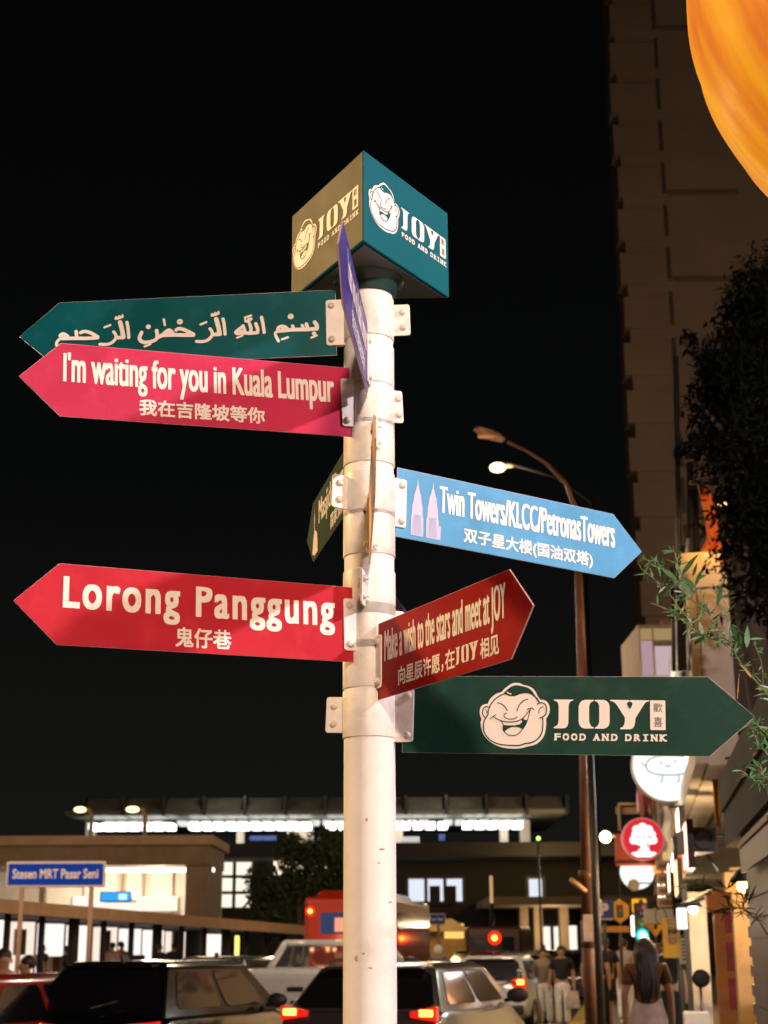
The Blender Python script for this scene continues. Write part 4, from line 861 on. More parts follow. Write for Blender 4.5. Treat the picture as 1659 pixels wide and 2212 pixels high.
road_sign('large blue road sign reading Stesen MRT Pasar Seni on two posts', 3, 221, 1857, 1914, 34, 'Stesen MRT Pasar Seni', (38,190))
road_sign('narrow blue road sign beside the yellow warning diamond, right of the signpost', 885, 963, 1974, 1998, 58, 'Stesen MRT Pasar Seni', (900,948))
t = thing('light_box', 'small bright blue light box on the concourse wall, under the large road sign', 'sign', (gx(245,59), 59, 0))
MB().bbox((gx(213,58.4),58.4,gz(1943,58.4)),(gx(276,58.4),58.6,gz(1925,58.4))).build('light_panel', glow('lit_blue',(.03,.30,.85),1.1), t, True, bevel=.04)
MB().bbox((gx(252,58.4),58.37,gz(1941,58.4)),(gx(270,58.4),58.39,gz(1928,58.4))).build('light_patch', glow('lit_paleblue',(.45,.75,1.0),1.2), t, True)
MB().bbox((gx(210,58.5),58.6,gz(1945,58.5)),(gx(279,58.5),59.9,gz(1923,58.5))).build('box_case', dark_metal, t, True)
t = thing('warning_sign', 'yellow diamond warning sign with a walking figure, right beside the signpost', 'road sign', (gx(872,56), 56, 0))
yel = mat('sign_yellow', (.62,.36,.01), .5); c = at(875,1980,56)
MB().prism([c+Vector(p) for p in ((0,0,-.62),(.52,0,0),(0,0,.62),(-.52,0,0))], Vector((0,.04,0))).build('diamond_plate', yel, t, True, bevel=.02)
q = MB().sphere(c+Vector((0,-.03,.22)), (.07,.01,.07),10,6); q.tube([c+Vector((0,-.03,.14)),c+Vector((.02,-.03,-.08))], .06, 8); q.tube([c+Vector((.02,-.03,-.08)),c+Vector((-.12,-.03,-.34))], .035, 6); q.tube([c+Vector((.02,-.03,-.08)),c+Vector((.14,-.03,-.32))], .035, 6); q.build('walker_symbol', mat('symbol_black',(.015,.015,.015),.6), t, True)
MB().tube([(c.x,56.08,0),(c.x,56.08,c.z+.4)], .05, 8).build('post', dark_metal, t, True)
MB().bbox((c.x-.02,55.97,c.z-1.3),(c.x+.55,56.0,c.z-.75)).build('sub_plate', yel, t, True)
t = thing('no_entry_sign', 'small round red no entry sign over a red plate, below the narrow blue sign', 'road sign', (gx(910,57), 57, 0)); c = at(911,2030,57)
MB().lathe([(.001,.02),(.32,.02),(.33,0)], 24, Matrix.Translation(c) @ Matrix.Rotation(R(90),4,'X')).build('disc', mat('sign_red',(.5,.02,.015),.5), t, True)
MB().bbox((c.x-.2,c.y-.04,c.z-.05),(c.x+.2,c.y-.025,c.z+.05)).build('bar', letter_white, t, True)
MB().bbox((c.x-.30,c.y-.01,c.z-.85),(c.x+.30,c.y+.02,c.z-.42)).build('sub_plate', mat('sub_red',(.5,.10,.06),.5), t, True)
MB().tube([(c.x,57.06,0),(c.x,57.06,c.z+.3)], .05, 8).build('post', dark_metal, t, True)

# yellow lit kiosk behind the signs
Y = 64; t = thing('kiosk_building', 'low corrugated kiosk lit amber, behind the no entry sign', 'building', (gx(920,Y), Y, 0))
mb = MB(); a, b = gx(862,Y), gx(1008,Y); zt = gz(1986,Y)
for i in range(30):
    x = a+(b-a)*i/30; mb.bbox((x,Y-(.0 if i % 2 else .07),0),(x+(b-a)/30-.004,Y+4,zt-.5))
mb.build('corrugated_wall', mat('corrugated_ochre', (.42,.27,.10), .6, noise=.15, nscale=2), t, True)
MB().prism([(a-.2,Y-.6,zt-.5),(b+.2,Y-.6,zt-.5),(b-.6,Y-.5,zt),(a-.2,Y-.5,zt+.05)], Vector((0,4.8,.0))).build('roof', mat('kiosk_roof', (.45,.33,.18), .6), t, True)
wn = MB().bbox((gx(960,Y),Y-.16,gz(2028,Y)),(gx(1002,Y),Y-.10,gz(1996,Y))).build('window', glow('kiosk_window',(1.0,.62,.16),.9), t, True)
lamp('kiosk_lamp', (gx(935,Y), Y-3.2, 3.6), 170, (1.0,.62,.20), t, .2)

# ------------------------------------------------------------------ trees
def leaf_cloud(name, m, parent, blobs, n, size, world=True, flat=1.0):
    mb = MB(); tot = sum(b[1]**2 for b in blobs)
    for c, r in blobs:
        for i in range(int(n*r*r/tot)):
            d = Vector((random.gauss(0,1), random.gauss(0,1), random.gauss(0,1)*flat)).normalized()*r*(random.random()**.45)*random.uniform(.75,1.15)
            p = Vector(c)+d; s = size*random.uniform(.5,1.3); u = Vector((random.gauss(0,1),random.gauss(0,1),random.gauss(0,1))).normalized(); v_ = u.orthogonal().normalized()
            mb.add([p-u*s, p+v_*s*.35, p+u*s, p-v_*s*.35], [(0,1,2,3)])
    return mb.build(name, m, parent, world)
leaf_dark = mat('leaf_dark', (.030,.045,.020), .55, noise=.4, nscale=5)
t = thing('tree', 'dark leafy street tree in front of the station hall, left of the signpost', 'tree', (gx(650,58), 58, 0)); Y = 58
tx_ = gx(650,Y)
MB().tube([(tx_,Y,0),(tx_+.1,Y,1.6),(tx_-.1,Y,3.2),(tx_+.2,Y,4.6)], [.2,.17,.14,.08], 8).build('trunk', mat('bark', (.09,.06,.04), .9, noise=.3, nscale=8, bump=.4), t, True)
mb = MB()
for q in ((-1.6,3.9),(1.5,4.2),(-.7,5.0),(.9,5.2)): mb.tube([(tx_,Y,2.9),(tx_+q[0]*.5,Y+.2,(2.9+q[1])/2+.1),(tx_+q[0],Y+.3,q[1])], [.09,.06,.03], 6)
mb.build('limb', MATS['bark'], t, True)
bl_ = []
for px, py, rr in ((620,1905,.9),(570,1945,.8),(690,1880,1.0),(640,1850,.9),(700,1830,.8),(600,1990,.8),(670,1960,1.1),(730,1900,1.0),(740,1850,.9),(560,1900,.6),(625,1825,.6),(720,1970,.9)): bl_.append((at(px,py,Y+random.uniform(-.8,.8)), rr))
leaf_cloud('crown', leaf_dark, t, bl_, 5200, .16)

for px, py0, py1, Y, lb in ((512,2020,2062,50,'upright yellow light strip between the walkway and the white pickup'),(1064,1893,1952,70,'thin amber lit post standing before the dark hall front, right of the lit windows')):
    t = thing('light_column', lb, 'lamp', (gx(px,Y),Y,0)); z0, z1 = gz(py1,Y), gz(py0,Y)
    MB().tube([(gx(px,Y),Y,z0),(gx(px,Y),Y,z1)], .07, 8).build('light_tube', glow('tube_yellow_%d' % int(Y), (1.0,.72,.16) if Y == 50 else (1.0,.6,.25), 1.6 if Y == 50 else .5), t, True)
    MB().tube([(gx(px,Y),Y,0),(gx(px,Y),Y,z0-.005)], .09, 8).build('base', dark_metal, t, True)

# ------------------------------------------------------------------ tower behind the shops
def tower():
    Y = 90.0; x0 = gx(1372,Y)
    t = thing('tower_block', 'tall brown apartment tower with stepped balconies along its left edge', 'tower', (x0, Y, 0))
    wall = mat('tower_wall', (.30,.21,.15), .85, noise=.10, nscale=.25, bump=.05, dirt=(.16,.11,.08), dscale=.10, damt=.6)
    MB().bbox((x0+1.6,Y,0),(x0+40,Y+4,86)).build('wall', wall, t, True)
    for i in range(27):
        z = 2.0+i*3.15
        z += random.uniform(-.12,.12); MB().bbox((x0+1.22+random.uniform(-.12,.15),Y-.16,z),(x0+4.2+random.uniform(-.3,.1),Y+1.5,z+2.2)).build('balcony', wall, t, True)
        if i > 3:
            MB().bbox((x0+4.6,Y-.10,z+.2),(x0+9.3,Y-.002,z+.55)).build('ledge', mat('tower_ledge', (.17,.12,.085), .9), t, True) if i in (5,8,9,13,15,19,20,23) else None
            MB().bbox((x0+4.25,Y-.06,z+.3),(x0+4.50,Y-.003,z+2.6)).build('window', mat('tower_slit', (.09,.065,.045), .7), t, True)
            for q in range(3):
                xa = x0+12+q*6.5; wn = MB().bbox((xa,Y-.05,z+.5),(xa+2.2,Y-.003,z+2.0)).build('window', mat('tower_window', (.13,.095,.07), .4), t, True)
    MB().bbox((x0+1.2,Y-.3,86.01),(x0+40.4,Y+4.3,87.2)).build('parapet', wall, t, True)
tower()
fl = thing('floodlight', 'added amber floodlight on a tall mast in front of the brown tower', 'floodlight', (30, 52, 0))  # unseen floodlight added to light the tower wall
MB().tube([(30,52,0),(30,52,24.0)], .12, 8).build('post', dark_metal, fl, True)
MB().box((30,52.0,24.2), (.9,.4,.6)).build('lamp_head', dark_metal, fl, True)
lamp('added_flood_beam', (30,52.5,24.3), 5200, (1.0,.72,.48), fl, .4, spot=150, aim=(26,90,34), blend=.8)

# ------------------------------------------------------------------ row of shop houses on the right
FW = lambda c: (Vector(c), Vector((1,0,0)), Vector((0,0,1)), Vector((0,-1,0)))
SD = Vector((.163, 1, 0)).normalized(); SN = Vector((-SD.y, SD.x, 0))     # along the street, and out towards the road
cream = mat('plaster_cream', (.60,.52,.42), .8, noise=.12, nscale=1.5, bump=.1, dirt=(.25,.17,.10), dscale=1.3, damt=.55)
tan_w = mat('plaster_tan', (.34,.22,.12), .8, noise=.15, nscale=1.5, bump=.1, dirt=(.12,.07,.04), dscale=1.2, damt=.6)
pinkw = mat('plaster_pink', (.56,.42,.40), .8, noise=.10, nscale=1.5, bump=.1, dirt=(.28,.18,.12), dscale=1.1, damt=.5)
darkw = mat('plaster_dark', (.05,.04,.035), .9, noise=.3, nscale=2, bump=.2)
shut_m = mat('shutter_wood', (.10,.07,.04), .6)
def sp_(Y, o, z): return Vector((xf(Y), Y, z)) + SN*o
class SB(MB):
    def sbox(s, Y0, Y1, o0, o1, z0, z1):
        a, b = sp_(Y0,o0,z0), sp_(Y1,o0,z0); c = sp_(Y1,o1,z0); d = sp_(Y0,o1,z0)
        return s.prism([a,b,c,d], Vector((0,0,z1-z0)))
def shop(label, Y0, Y1, H, wallm, trim, nwin=3, z1=3.4, lit=None, group='shop houses along the right pavement'):
    t = thing('shop_house', label, 'shop house', sp_(Y0,0,0), 0, group)
    SB().sbox(Y0+.02, Y1-.02, -.3, 0, z1, H).build('wall', wallm, t, True)
    SB().sbox(Y0+.02, Y1-.02, -10, -.31, z1-.2, H-.4).build('upper_floor', darkw, t, True)
    SB().sbox(Y0+.02, Y1-.02, -2.6, -2.4, .15, z1-.21).build('shop_front', lit or darkw, t, True)
    SB().sbox(Y0+.01, Y1-.01, -.25, .14, H, H+.22).sbox(Y0+.01, Y1-.01, -.25, .08, H-.14, H-.005).build('cornice', trim, t, True)
    SB().sbox(Y0+.01, Y1-.01, .003, .12, z1+.02, z1+.30).build('string_course', trim, t, True)
    for yy in (Y0+.04, Y1-.26): SB().sbox(yy, yy+.22, .003, .10, z1+.32, H-.16).build('pilaster', trim, t, True)
    L = Y1-Y0
    for q in range(nwin):
        for zb in ([z1+1.0] if H < 7.5 else [z1+.8, z1+3.2]):
            a = Y0+.45+(L-.9)*(q+.15)/nwin; b = Y0+.45+(L-.9)*(q+.85)/nwin
            wn = SB().sbox(a, b, .003, .035, zb, zb+1.5).build('window', shut_m, t, True)
            SB().sbox(a-.08, b+.08, .004, .06, zb-.12, zb-.005).build('sill', trim, wn, True)
            SB().sbox(a-.06, a+.5*(b-a)-.1, .036, .08, zb, zb+1.5).build('shutter', shut_m, wn, True) if q % 2 else None
    return t
sA = shop('low grey shop front with a roller shutter and curved awning, at the right edge', 5.0, 10.6, 2.62, mat('brick_dark', (.045,.035,.03), .9, noise=.35, nscale=3, bump=.4), darkw, 0, z1=2.36)
SB().sbox(6.0, 10.2, -.08, .02, .15, 2.2).build('roller_shutter', mat('shutter_grey', (.12,.10,.09), .5, .3, noise=.2, nscale=4), sA, True)
for i in range(16): SB().sbox(6.0, 10.2, .021, .035, .22+i*.12, .29+i*.12).build('shutter_slat', MATS['shutter_grey'], sA, True)
a0, a1 = 7.2, 9.5; prof = [(-.20,2.66),(-.06,2.60),(.04,2.48),(.10,2.34)]
for i in range(3):
    (o0,z0),(o1,z1) = prof[i], prof[i+1]
    ab = MB().prism([sp_(a0,o0,z0), sp_(a0,o1,z1), sp_(a0,o1-.02,z1-.03), sp_(a0,o0-.02,z0-.03)], SD*((a1-a0)/SD.y)).build('awning_band', mat('awning_grey_%d' % (i % 2), ((.30,.27,.25),(.22,.19,.18))[i % 2], .5, noise=.15, nscale=2), sA, True)
    MB().prism([sp_(a0,o1,z1-.032), sp_(a0,o1+.012,z1-.032), sp_(a0,o1+.012,z1-.004), sp_(a0,o1,z1-.004)], SD*((a1-a0)/SD.y)).build('awning_seam', mat('awning_edge', (.40,.22,.12), .6), sA, True)
SB().sbox(a0, a1, .08, .10, 2.16, 2.30).build('awning_valance', MATS['awning_grey_0'], sA, True)
sB = shop('cream shop house with lit upper wall, behind the bamboo', 14.6, 23.8, 5.3, cream, cream, 3, lit=glow('shop_front_lit',(1.0,.82,.60),1.0))
sC = shop('tan shop house, third from the right edge', 24, 33, 6.6, tan_w, tan_w, 3, lit=glow('shop_front_amber',(1.0,.60,.25),.9))
sD = shop('pinkish shop house behind the red round sign', 33.2, 43, 7.0, pinkw, cream, 3, lit=glow('shop_front_amber',(1.0,.60,.25),.9))
sE = shop('farthest tan shop house at the end of the row', 43.2, 60, 6.6, tan_w, tan_w, 4)
# light boxes added on the shop walls to shine on street and car windows
for sh, Yc, z, c, e_, L_ in ((sB,16.0,2.75,(1.0,.50,.35),3.0,1.3),(sB,18.4,3.1,(1.0,.80,.60),3.4,1.0),(sB,20.6,2.6,(1.0,.45,.20),3.0,1.4),(sB,22.4,3.0,(1.0,.85,.80),4.0,1.0),(sC,25.5,2.8,(1.0,.70,.45),3.0,1.2),(sC,28.0,3.1,(1.0,.35,.15),3.0,1.5),(sC,30.8,2.7,(1.0,.78,.55),3.0,1.2),(sD,35.0,2.8,(1.0,.75,.5),4,1.6),(sD,39.0,3.0,(1.0,.85,.8),4,1.4)):
    bxo = SB().sbox(Yc, Yc+L_, .13, .20, z-.25, z+.25).build('light_box', dark_metal, sh, True)
    SB().sbox(Yc+.03, Yc+L_-.03, .201, .212, z-.22, z+.22).build('added_lit_face', glow('added_lit_face_%d' % int(Yc*10), c, e_), bxo, True)
# stacked sign boards and a round board low on the tan house, and cables along the fronts
Y = 27.0
for i, (py0, py1, lb) in enumerate(((1862,1884,'uppermost cream sign board of the stack on the tan shop house'),(1888,1912,'second cream sign board of the stack on the tan shop house'),(1916,1938,'third cream sign board of the stack, just above the shop board with a ring'),(1941,1963,'lowest cream sign board of the stack on the tan shop house'))):
    t = thing('sign_board', lb, 'shop sign', at(1441,py1,Y), 0, 'stacked sign boards on the tan shop house')
    b0 = MB().bbox((gx(1426,Y),Y,gz(py1,Y)),(gx(1457,Y),Y+.06,gz(py0,Y))).build('board', mat('board_tan_%d' % (i % 2), ((.50,.36,.24),(.40,.27,.17))[i % 2], .6, noise=.1, nscale=5), t, True, bevel=.008)
    mb = MB(); F_ = FW((gx(1426,Y),Y-.001,gz(py1,Y))) if False else (Vector((gx(1426,Y),Y-.001,gz(py1,Y))), Vector((1,0,0)), Vector((0,0,1)), Vector((0,-1,0)))
    for j in range(4): stroke_on(mb, F_, [(.04+j*.055,.05),(.06+j*.055,.12),(.08+j*.055,.06)], .02, .002+j*.0003)
    mb.build('brush_mark', mat('mark_brown', (.10,.05,.03), .7), t, True)
Y = 39.0; t = thing('round_board', 'small unlit round board hanging under the lowest white round sign', 'shop sign', at(1369,1912,Y)); MB().lathe([(.001,-.03),(.14,-.03),(.15,0),(.14,.03),(.001,.03)], 24, Matrix.Translation(at(1369,1912,Y)) @ Matrix.Rotation(R(90),4,'X')).build('disc', mat('round_beige', (.45,.36,.25), .6), t, True)
MB().tube([at(1369,1912,Y)+Vector((.14,0,.05)),at(1420,1908,Y)], .02, 6).build('bracket', dark_metal, t, True)
for i, (lb, z0, z1) in enumerate((('black cable sagging along the shop fronts', 4.5, 4.7),)):
    o = MB().tube([sp_(13+j*1.6, .13, z0+(z1-z0)*j/20-.16*math.sin(P*((j*.25) % 1))) for j in range(21)], .012, 6).build('cable', dark_metal); tag(o, lb, 'cable')
# columns of the arcade
def column(label, Y, w_, m, z1=3.38, red=False):
    t = thing('arcade_column', label, 'column', sp_(Y,-.1,.14), 0, None); c = sp_(Y,-.1,0)
    rz = math.atan2(SD.y, SD.x) - P/2
    MB().box((c.x,c.y,.14+(z1-.14)/2), (w_,w_,z1-.14), rz).build('shaft', m, t, True, bevel=.012)
    MB().box((c.x,c.y,.24), (w_+.09,w_+.09,.2), rz).build('plinth', m, t, True, bevel=.01)
    MB().box((c.x,c.y,z1-.12), (w_+.10,w_+.10,.16), rz).build('capital', m, t, True, bevel=.01)
    return t, c, rz
column('beige plaster column standing nearest in the arcade', 12.6, .18, mat('plaster_beige', (.52,.36,.18), .75, noise=.12, nscale=3, bump=.1, dirt=(.25,.15,.07), dscale=2.5, damt=.6), z1=2.34)
t, c, rz = column('orange painted column with faded red panels, second in the arcade', 15.2, .24, mat('plaster_orange', (.50,.17,.02), .7, noise=.2, nscale=3, bump=.1, dirt=(.30,.04,.01), dscale=2.2, damt=.8), z1=2.24)
for z, h in ((1.98,.28),(1.62,.26),(1.28,.28)): MB().box((c.x+.03,c.y-.126,z), (.14,.012,h), rz).build('red_panel', mat('panel_red', (.36,.03,.015), .6, noise=.3, nscale=9), t, True)
Y = 19.0; t = thing('partition_wall', 'narrow white wall in the arcade beside the orange column', 'wall', (gx(1508,Y),Y,.14))
MB().bbox((gx(1489,Y),Y,.14),(gx(1531,Y),Y+.2,2.35)).build('plaster', mat('plaster_white', (.62,.52,.42), .8, noise=.08, nscale=3, dirt=(.3,.2,.12), dscale=2, damt=.4), t, True, bevel=.01)
MB().bbox((gx(1486,Y),Y-.05,.14),(gx(1489.5,Y),Y+.2,2.45)).build('door_frame', dark_metal, t, True)
Y = 18.6; t = thing('pedestal_fan', 'round black fan standing against the white arcade wall', 'fan', (gx(1514,Y),Y,.14)); c = at(1514,2114,Y)
q = MB(); q.lathe([(.001,-.05),(.06,-.05),(.10,-.02),(.105,.03),(.07,.05),(.001,.06)], 20, Matrix.Translation(c) @ Matrix.Rotation(R(80),4,'X')); q.build('fan_cage', mat('fan_black', (.005,.005,.005), .8, spec=.1), t, True)
MB().tube([(c.x,Y+.05,.17),(c.x,Y+.05,c.z-.05)], .02, 8).build('stand', dark_metal, t, True)
MB().lathe([(.001,.04),(.16,.03),(.17,0)], 18, Matrix.Translation((c.x,Y+.05,.14))).build('foot', dark_metal, t, True)
Y = 17.8; t = thing('plastic_chair', 'white plastic chair in the arcade, below the black fan', 'chair', (gx(1500,Y),Y,.14)); x = gx(1502,Y); wp = mat('plastic_white', (.62,.58,.52), .5)
MB().box((x,Y,.58), (.30,.42,.04)).build('seat', wp, t, True, bevel=.012); MB().box((x,Y+.2,.80), (.30,.04,.4)).build('backrest', wp, t, True, bevel=.02)
for sx in (-1,1):
    for sy in (-1,1): MB().tube([(x+sx*.13,Y+sy*.18,.57),(x+sx*.16,Y+sy*.21,.145)], .02, 6).build('leg', wp, t, True)
# wall lamps of the arcade
def wall_lamp(label, px, py, Y, power, col, off=.35):
    p = at(px, py, Y); t = thing('wall_lamp', label, 'wall lamp', p)
    MB().tube([p+Vector((.55,.1,.15)), p+Vector((.25,.05,.2)), p+Vector((0,0,.06))], .02, 6).build('bracket', dark_metal, t, True)
    MB().lathe([(.02,.10),(.05,.09),(.11,.0),(.10,-.004)], 16, Matrix.Translation(p)).build('lamp_shade', dark_metal, t, True)
    MB().sphere(p-Vector((0,0,.03)), .055, 10, 8).build('bulb', glow('bulb_'+str(int(col[2]*100)), col, 6), t, True)
    lamp('lamp_light', p-Vector((0,0,.12)), power, col, t, .08)
wall_lamp('wall lamp lighting the cream shop wall, under the white round sign', 1486, 1838, 17.5, 110, (1.0,.66,.30))
wall_lamp('wall lamp high on the cream shop house beside the bamboo', 1508, 1300, 18.0, 60, (1.0,.60,.22))
wall_lamp('wall lamp inside the arcade above the white wall', 1497, 1958, 17.6, 45, (1.0,.80,.58))
wall_lamp('wall lamp on the tan shop house behind the red round sign', 1462, 1800, 27, 140, (1.0,.62,.25))
wall_lamp('wall lamp above the pavement walkers, far along the shops', 1436, 1900, 36, 160, (1.0,.66,.32))
wall_lamp('wall lamp on the beige column, in front of the grey awning', 1606, 1905, 11.9, 26, (1.0,.58,.22))
# lit bay on the upper floor, banner strip, air conditioner
Y = 21.0; t = thing('bay_window', 'lit pinkish shop window box projecting from the cream upper wall', 'window', at(1455,1410,Y))
a, b, lo, hi = gx(1414,Y), gx(1512,Y), gz(1470,Y), gz(1352,Y)
MB().bbox((a,Y,lo),(b,Y+1.6,hi)).build('frame', tan_w, t, True)
for i, (u0, u1) in enumerate(((.04,.30),(.36,.97))):
    MB().bbox((a+(b-a)*u0,Y-.02,lo+.05),(a+(b-a)*u1,Y-.004,lo+(hi-lo)*(.70 if i == 0 else .60))).build('pane', glow('bay_pane_%d' % i, ((.62,.42,.46),(.80,.58,.64))[i], .55), t, True)
    MB().bbox((a+(b-a)*u0,Y-.03,lo+(hi-lo)*.72),(a+(b-a)*u1,Y-.004,hi-.06)).build('fanlight', glow('bay_top', (.75,.52,.22), .38), t, True)
Y = 16.6; t = thing('air_conditioner', 'dark air conditioner box on the cream shop wall', 'air conditioner', at(1505,1818,Y)); c = at(1505,1818,Y)
MB().box(c, (.30,.7,.26)).build('case', mat('ac_dark', (.06,.045,.035), .6), t, True, bevel=.02); MB().lathe([(.08,.0),(.11,.012),(.115,0)], 18, Matrix.Translation(c+Vector((0,-.352,0))) @ Matrix.Rotation(R(90),4,'X')).build('fan_ring', dark_metal, t, True)
MB().tube([c+Vector((.1,0,-.13)),c+Vector((.25,.1,-.3))], .015, 6).build('bracket', dark_metal, t, True)
Y = 20.0; t = thing('cloth_banner', 'tall narrow white cloth banner hanging beside the cream shop wall', 'banner', at(1455,1745,Y))
mb = MB(); n = 12
for i in range(n+1):
    z = gz(1745,Y)+(gz(1862,Y)-gz(1745,Y))*i/n; xo = .03*math.sin(i*.9)
    mb.v += [Vector((gx(1448,Y)+xo,Y+.04*math.sin(i*1.3),z)), Vector((gx(1463,Y)+xo*.5,Y-.02+.04*math.sin(i*1.1+1),z))]
for i in range(n): mb.f.append([2*i,2*i+1,2*i+3,2*i+2]); mb.smooth.append(True)
o = mb.build('cloth', mat('banner_white', (.70,.66,.60), .8), t, True); s_ = o.modifiers.new('thick','SOLIDIFY'); s_.thickness = .008
MB().tube([at(1444,1743,Y), at(1500,1743,Y)], .015, 6).build('rod', dark_metal, t, True)

# scaffold frame and orange cloth above the arcade
t = thing('scaffold_frame', 'dark steel lattice frame fixed above the cream shop house', 'scaffold', at(1500,1440,15.5)); Y = 15.5; mb = MB()
for px, p0, p1, r_ in ((1466,770,1450,.03),(1474,1180,1450,.028),(1491,1000,1450,.04),(1503,1050,1450,.03),(1452,1225,1450,.022)): mb.tube([at(px-6 if p0 < 900 else px,p0,Y), at(px+4,p1,Y)], r_, 6)
for a, b in (((1500,1042),(1545,1036)),((1500,1122),(1545,1115)),((1498,1192),(1566,1186)),((1498,1325),(1566,1322)),((1500,1122),(1552,1182)),((1548,1118),(1500,1180)),((1500,1192),(1556,1310))): mb.tube([at(*a,Y), at(*b,Y)], .022, 6)
mb.build('frame', dark_metal, t, True)
def cloth_sheet(label, name, outline, Y, m, fold=.10):
    t = thing(name, label, 'cloth', at(*outline[0][0],Y)); mb = MB(); n = len(outline); k = 5
    for i, (l, r_) in enumerate(outline):
        A, B = at(*l,Y), at(*r_,Y)
        for j in range(k+1): mb.v.append(A.lerp(B, j/k) + Vector((0, fold*math.sin(j*2.1+i*.8), 0)))
    for i in range(n-1):
        for j in range(k): mb.f.append([i*(k+1)+j, i*(k+1)+j+1, (i+1)*(k+1)+j+1, (i+1)*(k+1)+j]); mb.smooth.append(True)
    o = mb.build('fabric', m, t, True); s_ = o.modifiers.new('thick','SOLIDIFY'); s_.thickness = .012
    MB().tube([at(*outline[0][0],Y)+Vector((-.1,0,.02)), at(*outline[0][1],Y)+Vector((.15,0,.02))], .02, 6).build('rail', dark_metal, t, True)
orange_f = mat('orange_fabric', (.62,.13,.008), .7, noise=.3, nscale=4, bump=.2)
cloth_sheet('orange cloth draped over the lattice frame, above the bamboo', 'draped_cloth', [((1508,1046),(1522,1052)),((1518,1080),(1538,1085)),((1530,1120),(1549,1115)),((1532,1160),(1552,1158)),((1506,1205),(1566,1200)),((1500,1250),(1568,1245)),((1512,1300),(1566,1300)),((1505,1340),(1560,1345))], 15.2, orange_f)
cloth_sheet('yellow strip coloured like the lit band down the cream shop wall', 'draped_cloth', [((1520,1320),(1536,1318)),((1524,1380),(1544,1385)),((1516,1430),(1540,1440)),((1526,1500),(1545,1500)),((1530,1600),(1548,1600)),((1538,1700),(1553,1705)),((1544,1780),(1556,1790))], 16.0, mat('yellow_lit_band', (.62,.33,.03), .7, noise=.2, nscale=4), .05)  # yellow light on the facade, put into the colour of a strip
wall_lamp('added amber lamp hung by the orange cloth', 1560, 1090, 14.2, 26, (1.0,.50,.12))  # lamp added to give the orange cloth its glow

# ------------------------------------------------------------------ brown lamp post in front of the shops, and lamps over the road
rust = mat('lamp_post_brown', (.11,.042,.018), .55, .2, noise=.25, nscale=5, bump=.1, dirt=(.08,.03,.015), dscale=3, damt=.6)
Y = 18.0; x = gx(1272,Y); t = thing('street_lamp', 'tall brown lamp post with an unlit lamp head on a curved arm', 'street lamp', (x,Y,.14))
xt = gx(1246,Y+.0)
top = at(1240,1075,Y)
MB().tube([(x+.02,Y,.14),(x,Y,1.2),(x-.005,Y,2.0)], .082, 14).build('base', rust, t, True)
MB().tube([(x-.005,Y,2.0),at(1264,1640,Y),at(1252,1300,Y),at(1244,1100,Y)], [.072,.068,.05,.04], 12).build('pole', rust, t, True)
MB().tube([at(1244,1100,Y),at(1222,1042,Y-.2),at(1180,1000,Y-.5),at(1135,972,Y-.8),at(1096,955,Y-1.0)], [.034,.028,.024,.022,.022], 8).build('arm', rust, t, True)
hd = at(1058,938,Y-1.2); dr_ = (at(1094,954,Y-1.0)-at(1022,922,Y-1.4)).normalized(); M_ = Matrix.Translation(hd) @ dr_.to_track_quat('X','Z').to_matrix().to_4x4()
hh = MB(); hh.lathe([(.001,-.23),(.055,-.22),(.085,-.08),(.085,.10),(.05,.22),(.001,.23)], 14, M_ @ Matrix.Rotation(R(90),4,'Y') @ Matrix.Diagonal((.55,1,1,1))); hh.build('lamp_head', mat('lamp_head_rust', (.26,.13,.06), .5, .2), t, True)
MB().sphere(M_ @ Vector((-.06,0,-.045)), (.11,.06,.03), 10, 6).build('lamp_glass', mat('lamp_unlit', (.55,.28,.10), .2), t, True)
for z in (2.52, 1.75): MB().lathe([(.074,-.05),(.088,-.045),(.088,.045),(.074,.05)], 14, Matrix.Translation((x-.004,Y,z))).build('pole_band', rust, t, True)
MB().tube([at(1233,1900,Y-.2),at(1296,1948,Y+.1)], .028, 8).build('stay_rod', mat('rod_tan', (.5,.30,.14), .5), t, True)
MB().box((x+.03,Y-.10,1.92), (.20,.03,.30)).build('notice_plate', mat('notice_pale', (.42,.30,.25), .7, noise=.2, nscale=9), t, True)
lamp('walker_fill_light', (x-1.6,Y-2.2,4.6), 110, (1.0,.66,.40), t, .2)  # added light without a fixture, brightens the walkers on the pavement
Y = 17.7; t = thing('sign_pole', 'dark pole standing right against the brown lamp post', 'pole', (gx(1292,Y),Y,.14))
MB().tube([(gx(1292,Y),Y,.14),(gx(1291,Y),Y,4.2)], .045, 10).build('shaft', dark_metal, t, True); MB().lathe([(.10,.14),(.09,.20),(.046,.22)], 12, Matrix.Translation((gx(1292,Y),Y,0))).build('foot', dark_metal, t, True)
Y = 42.0; p = at(1075,1010,Y); t = thing('street_lamp', 'lit street lamp glowing above the blue board, over the far road', 'street lamp', (gx(1290,Y),Y,0))
MB().tube([(gx(1300,Y),Y,0),(gx(1294,Y),Y,p.z-2.5),at(1280,1085,Y),at(1200,1030,Y),at(1110,1005,Y)], [.11,.09,.07,.05,.04], 8).build('pole', mat('pole_black', (.004,.0035,.003), .8, spec=.1), t, True)
MB().sphere(p, (.24,.25,.13), 14, 8).build('lamp_head', glow('lamp_bright', (1.0,.74,.32), 5), t, True)
MB().sphere(p+Vector((.28,0,.08)), (.30,.16,.08), 10, 6).build('lamp_case', mat('lamp_case', (.10,.07,.05), .5), t, True)
lamp('lamp_light', p-Vector((0,0,.3)), 420, (1.0,.74,.42), t, .2)
Y = 72; p = at(1308,1808,Y); t = thing('street_lamp', 'small bright street lamp far down the road, left of the red round sign', 'street lamp', (p.x+.6,Y,0))
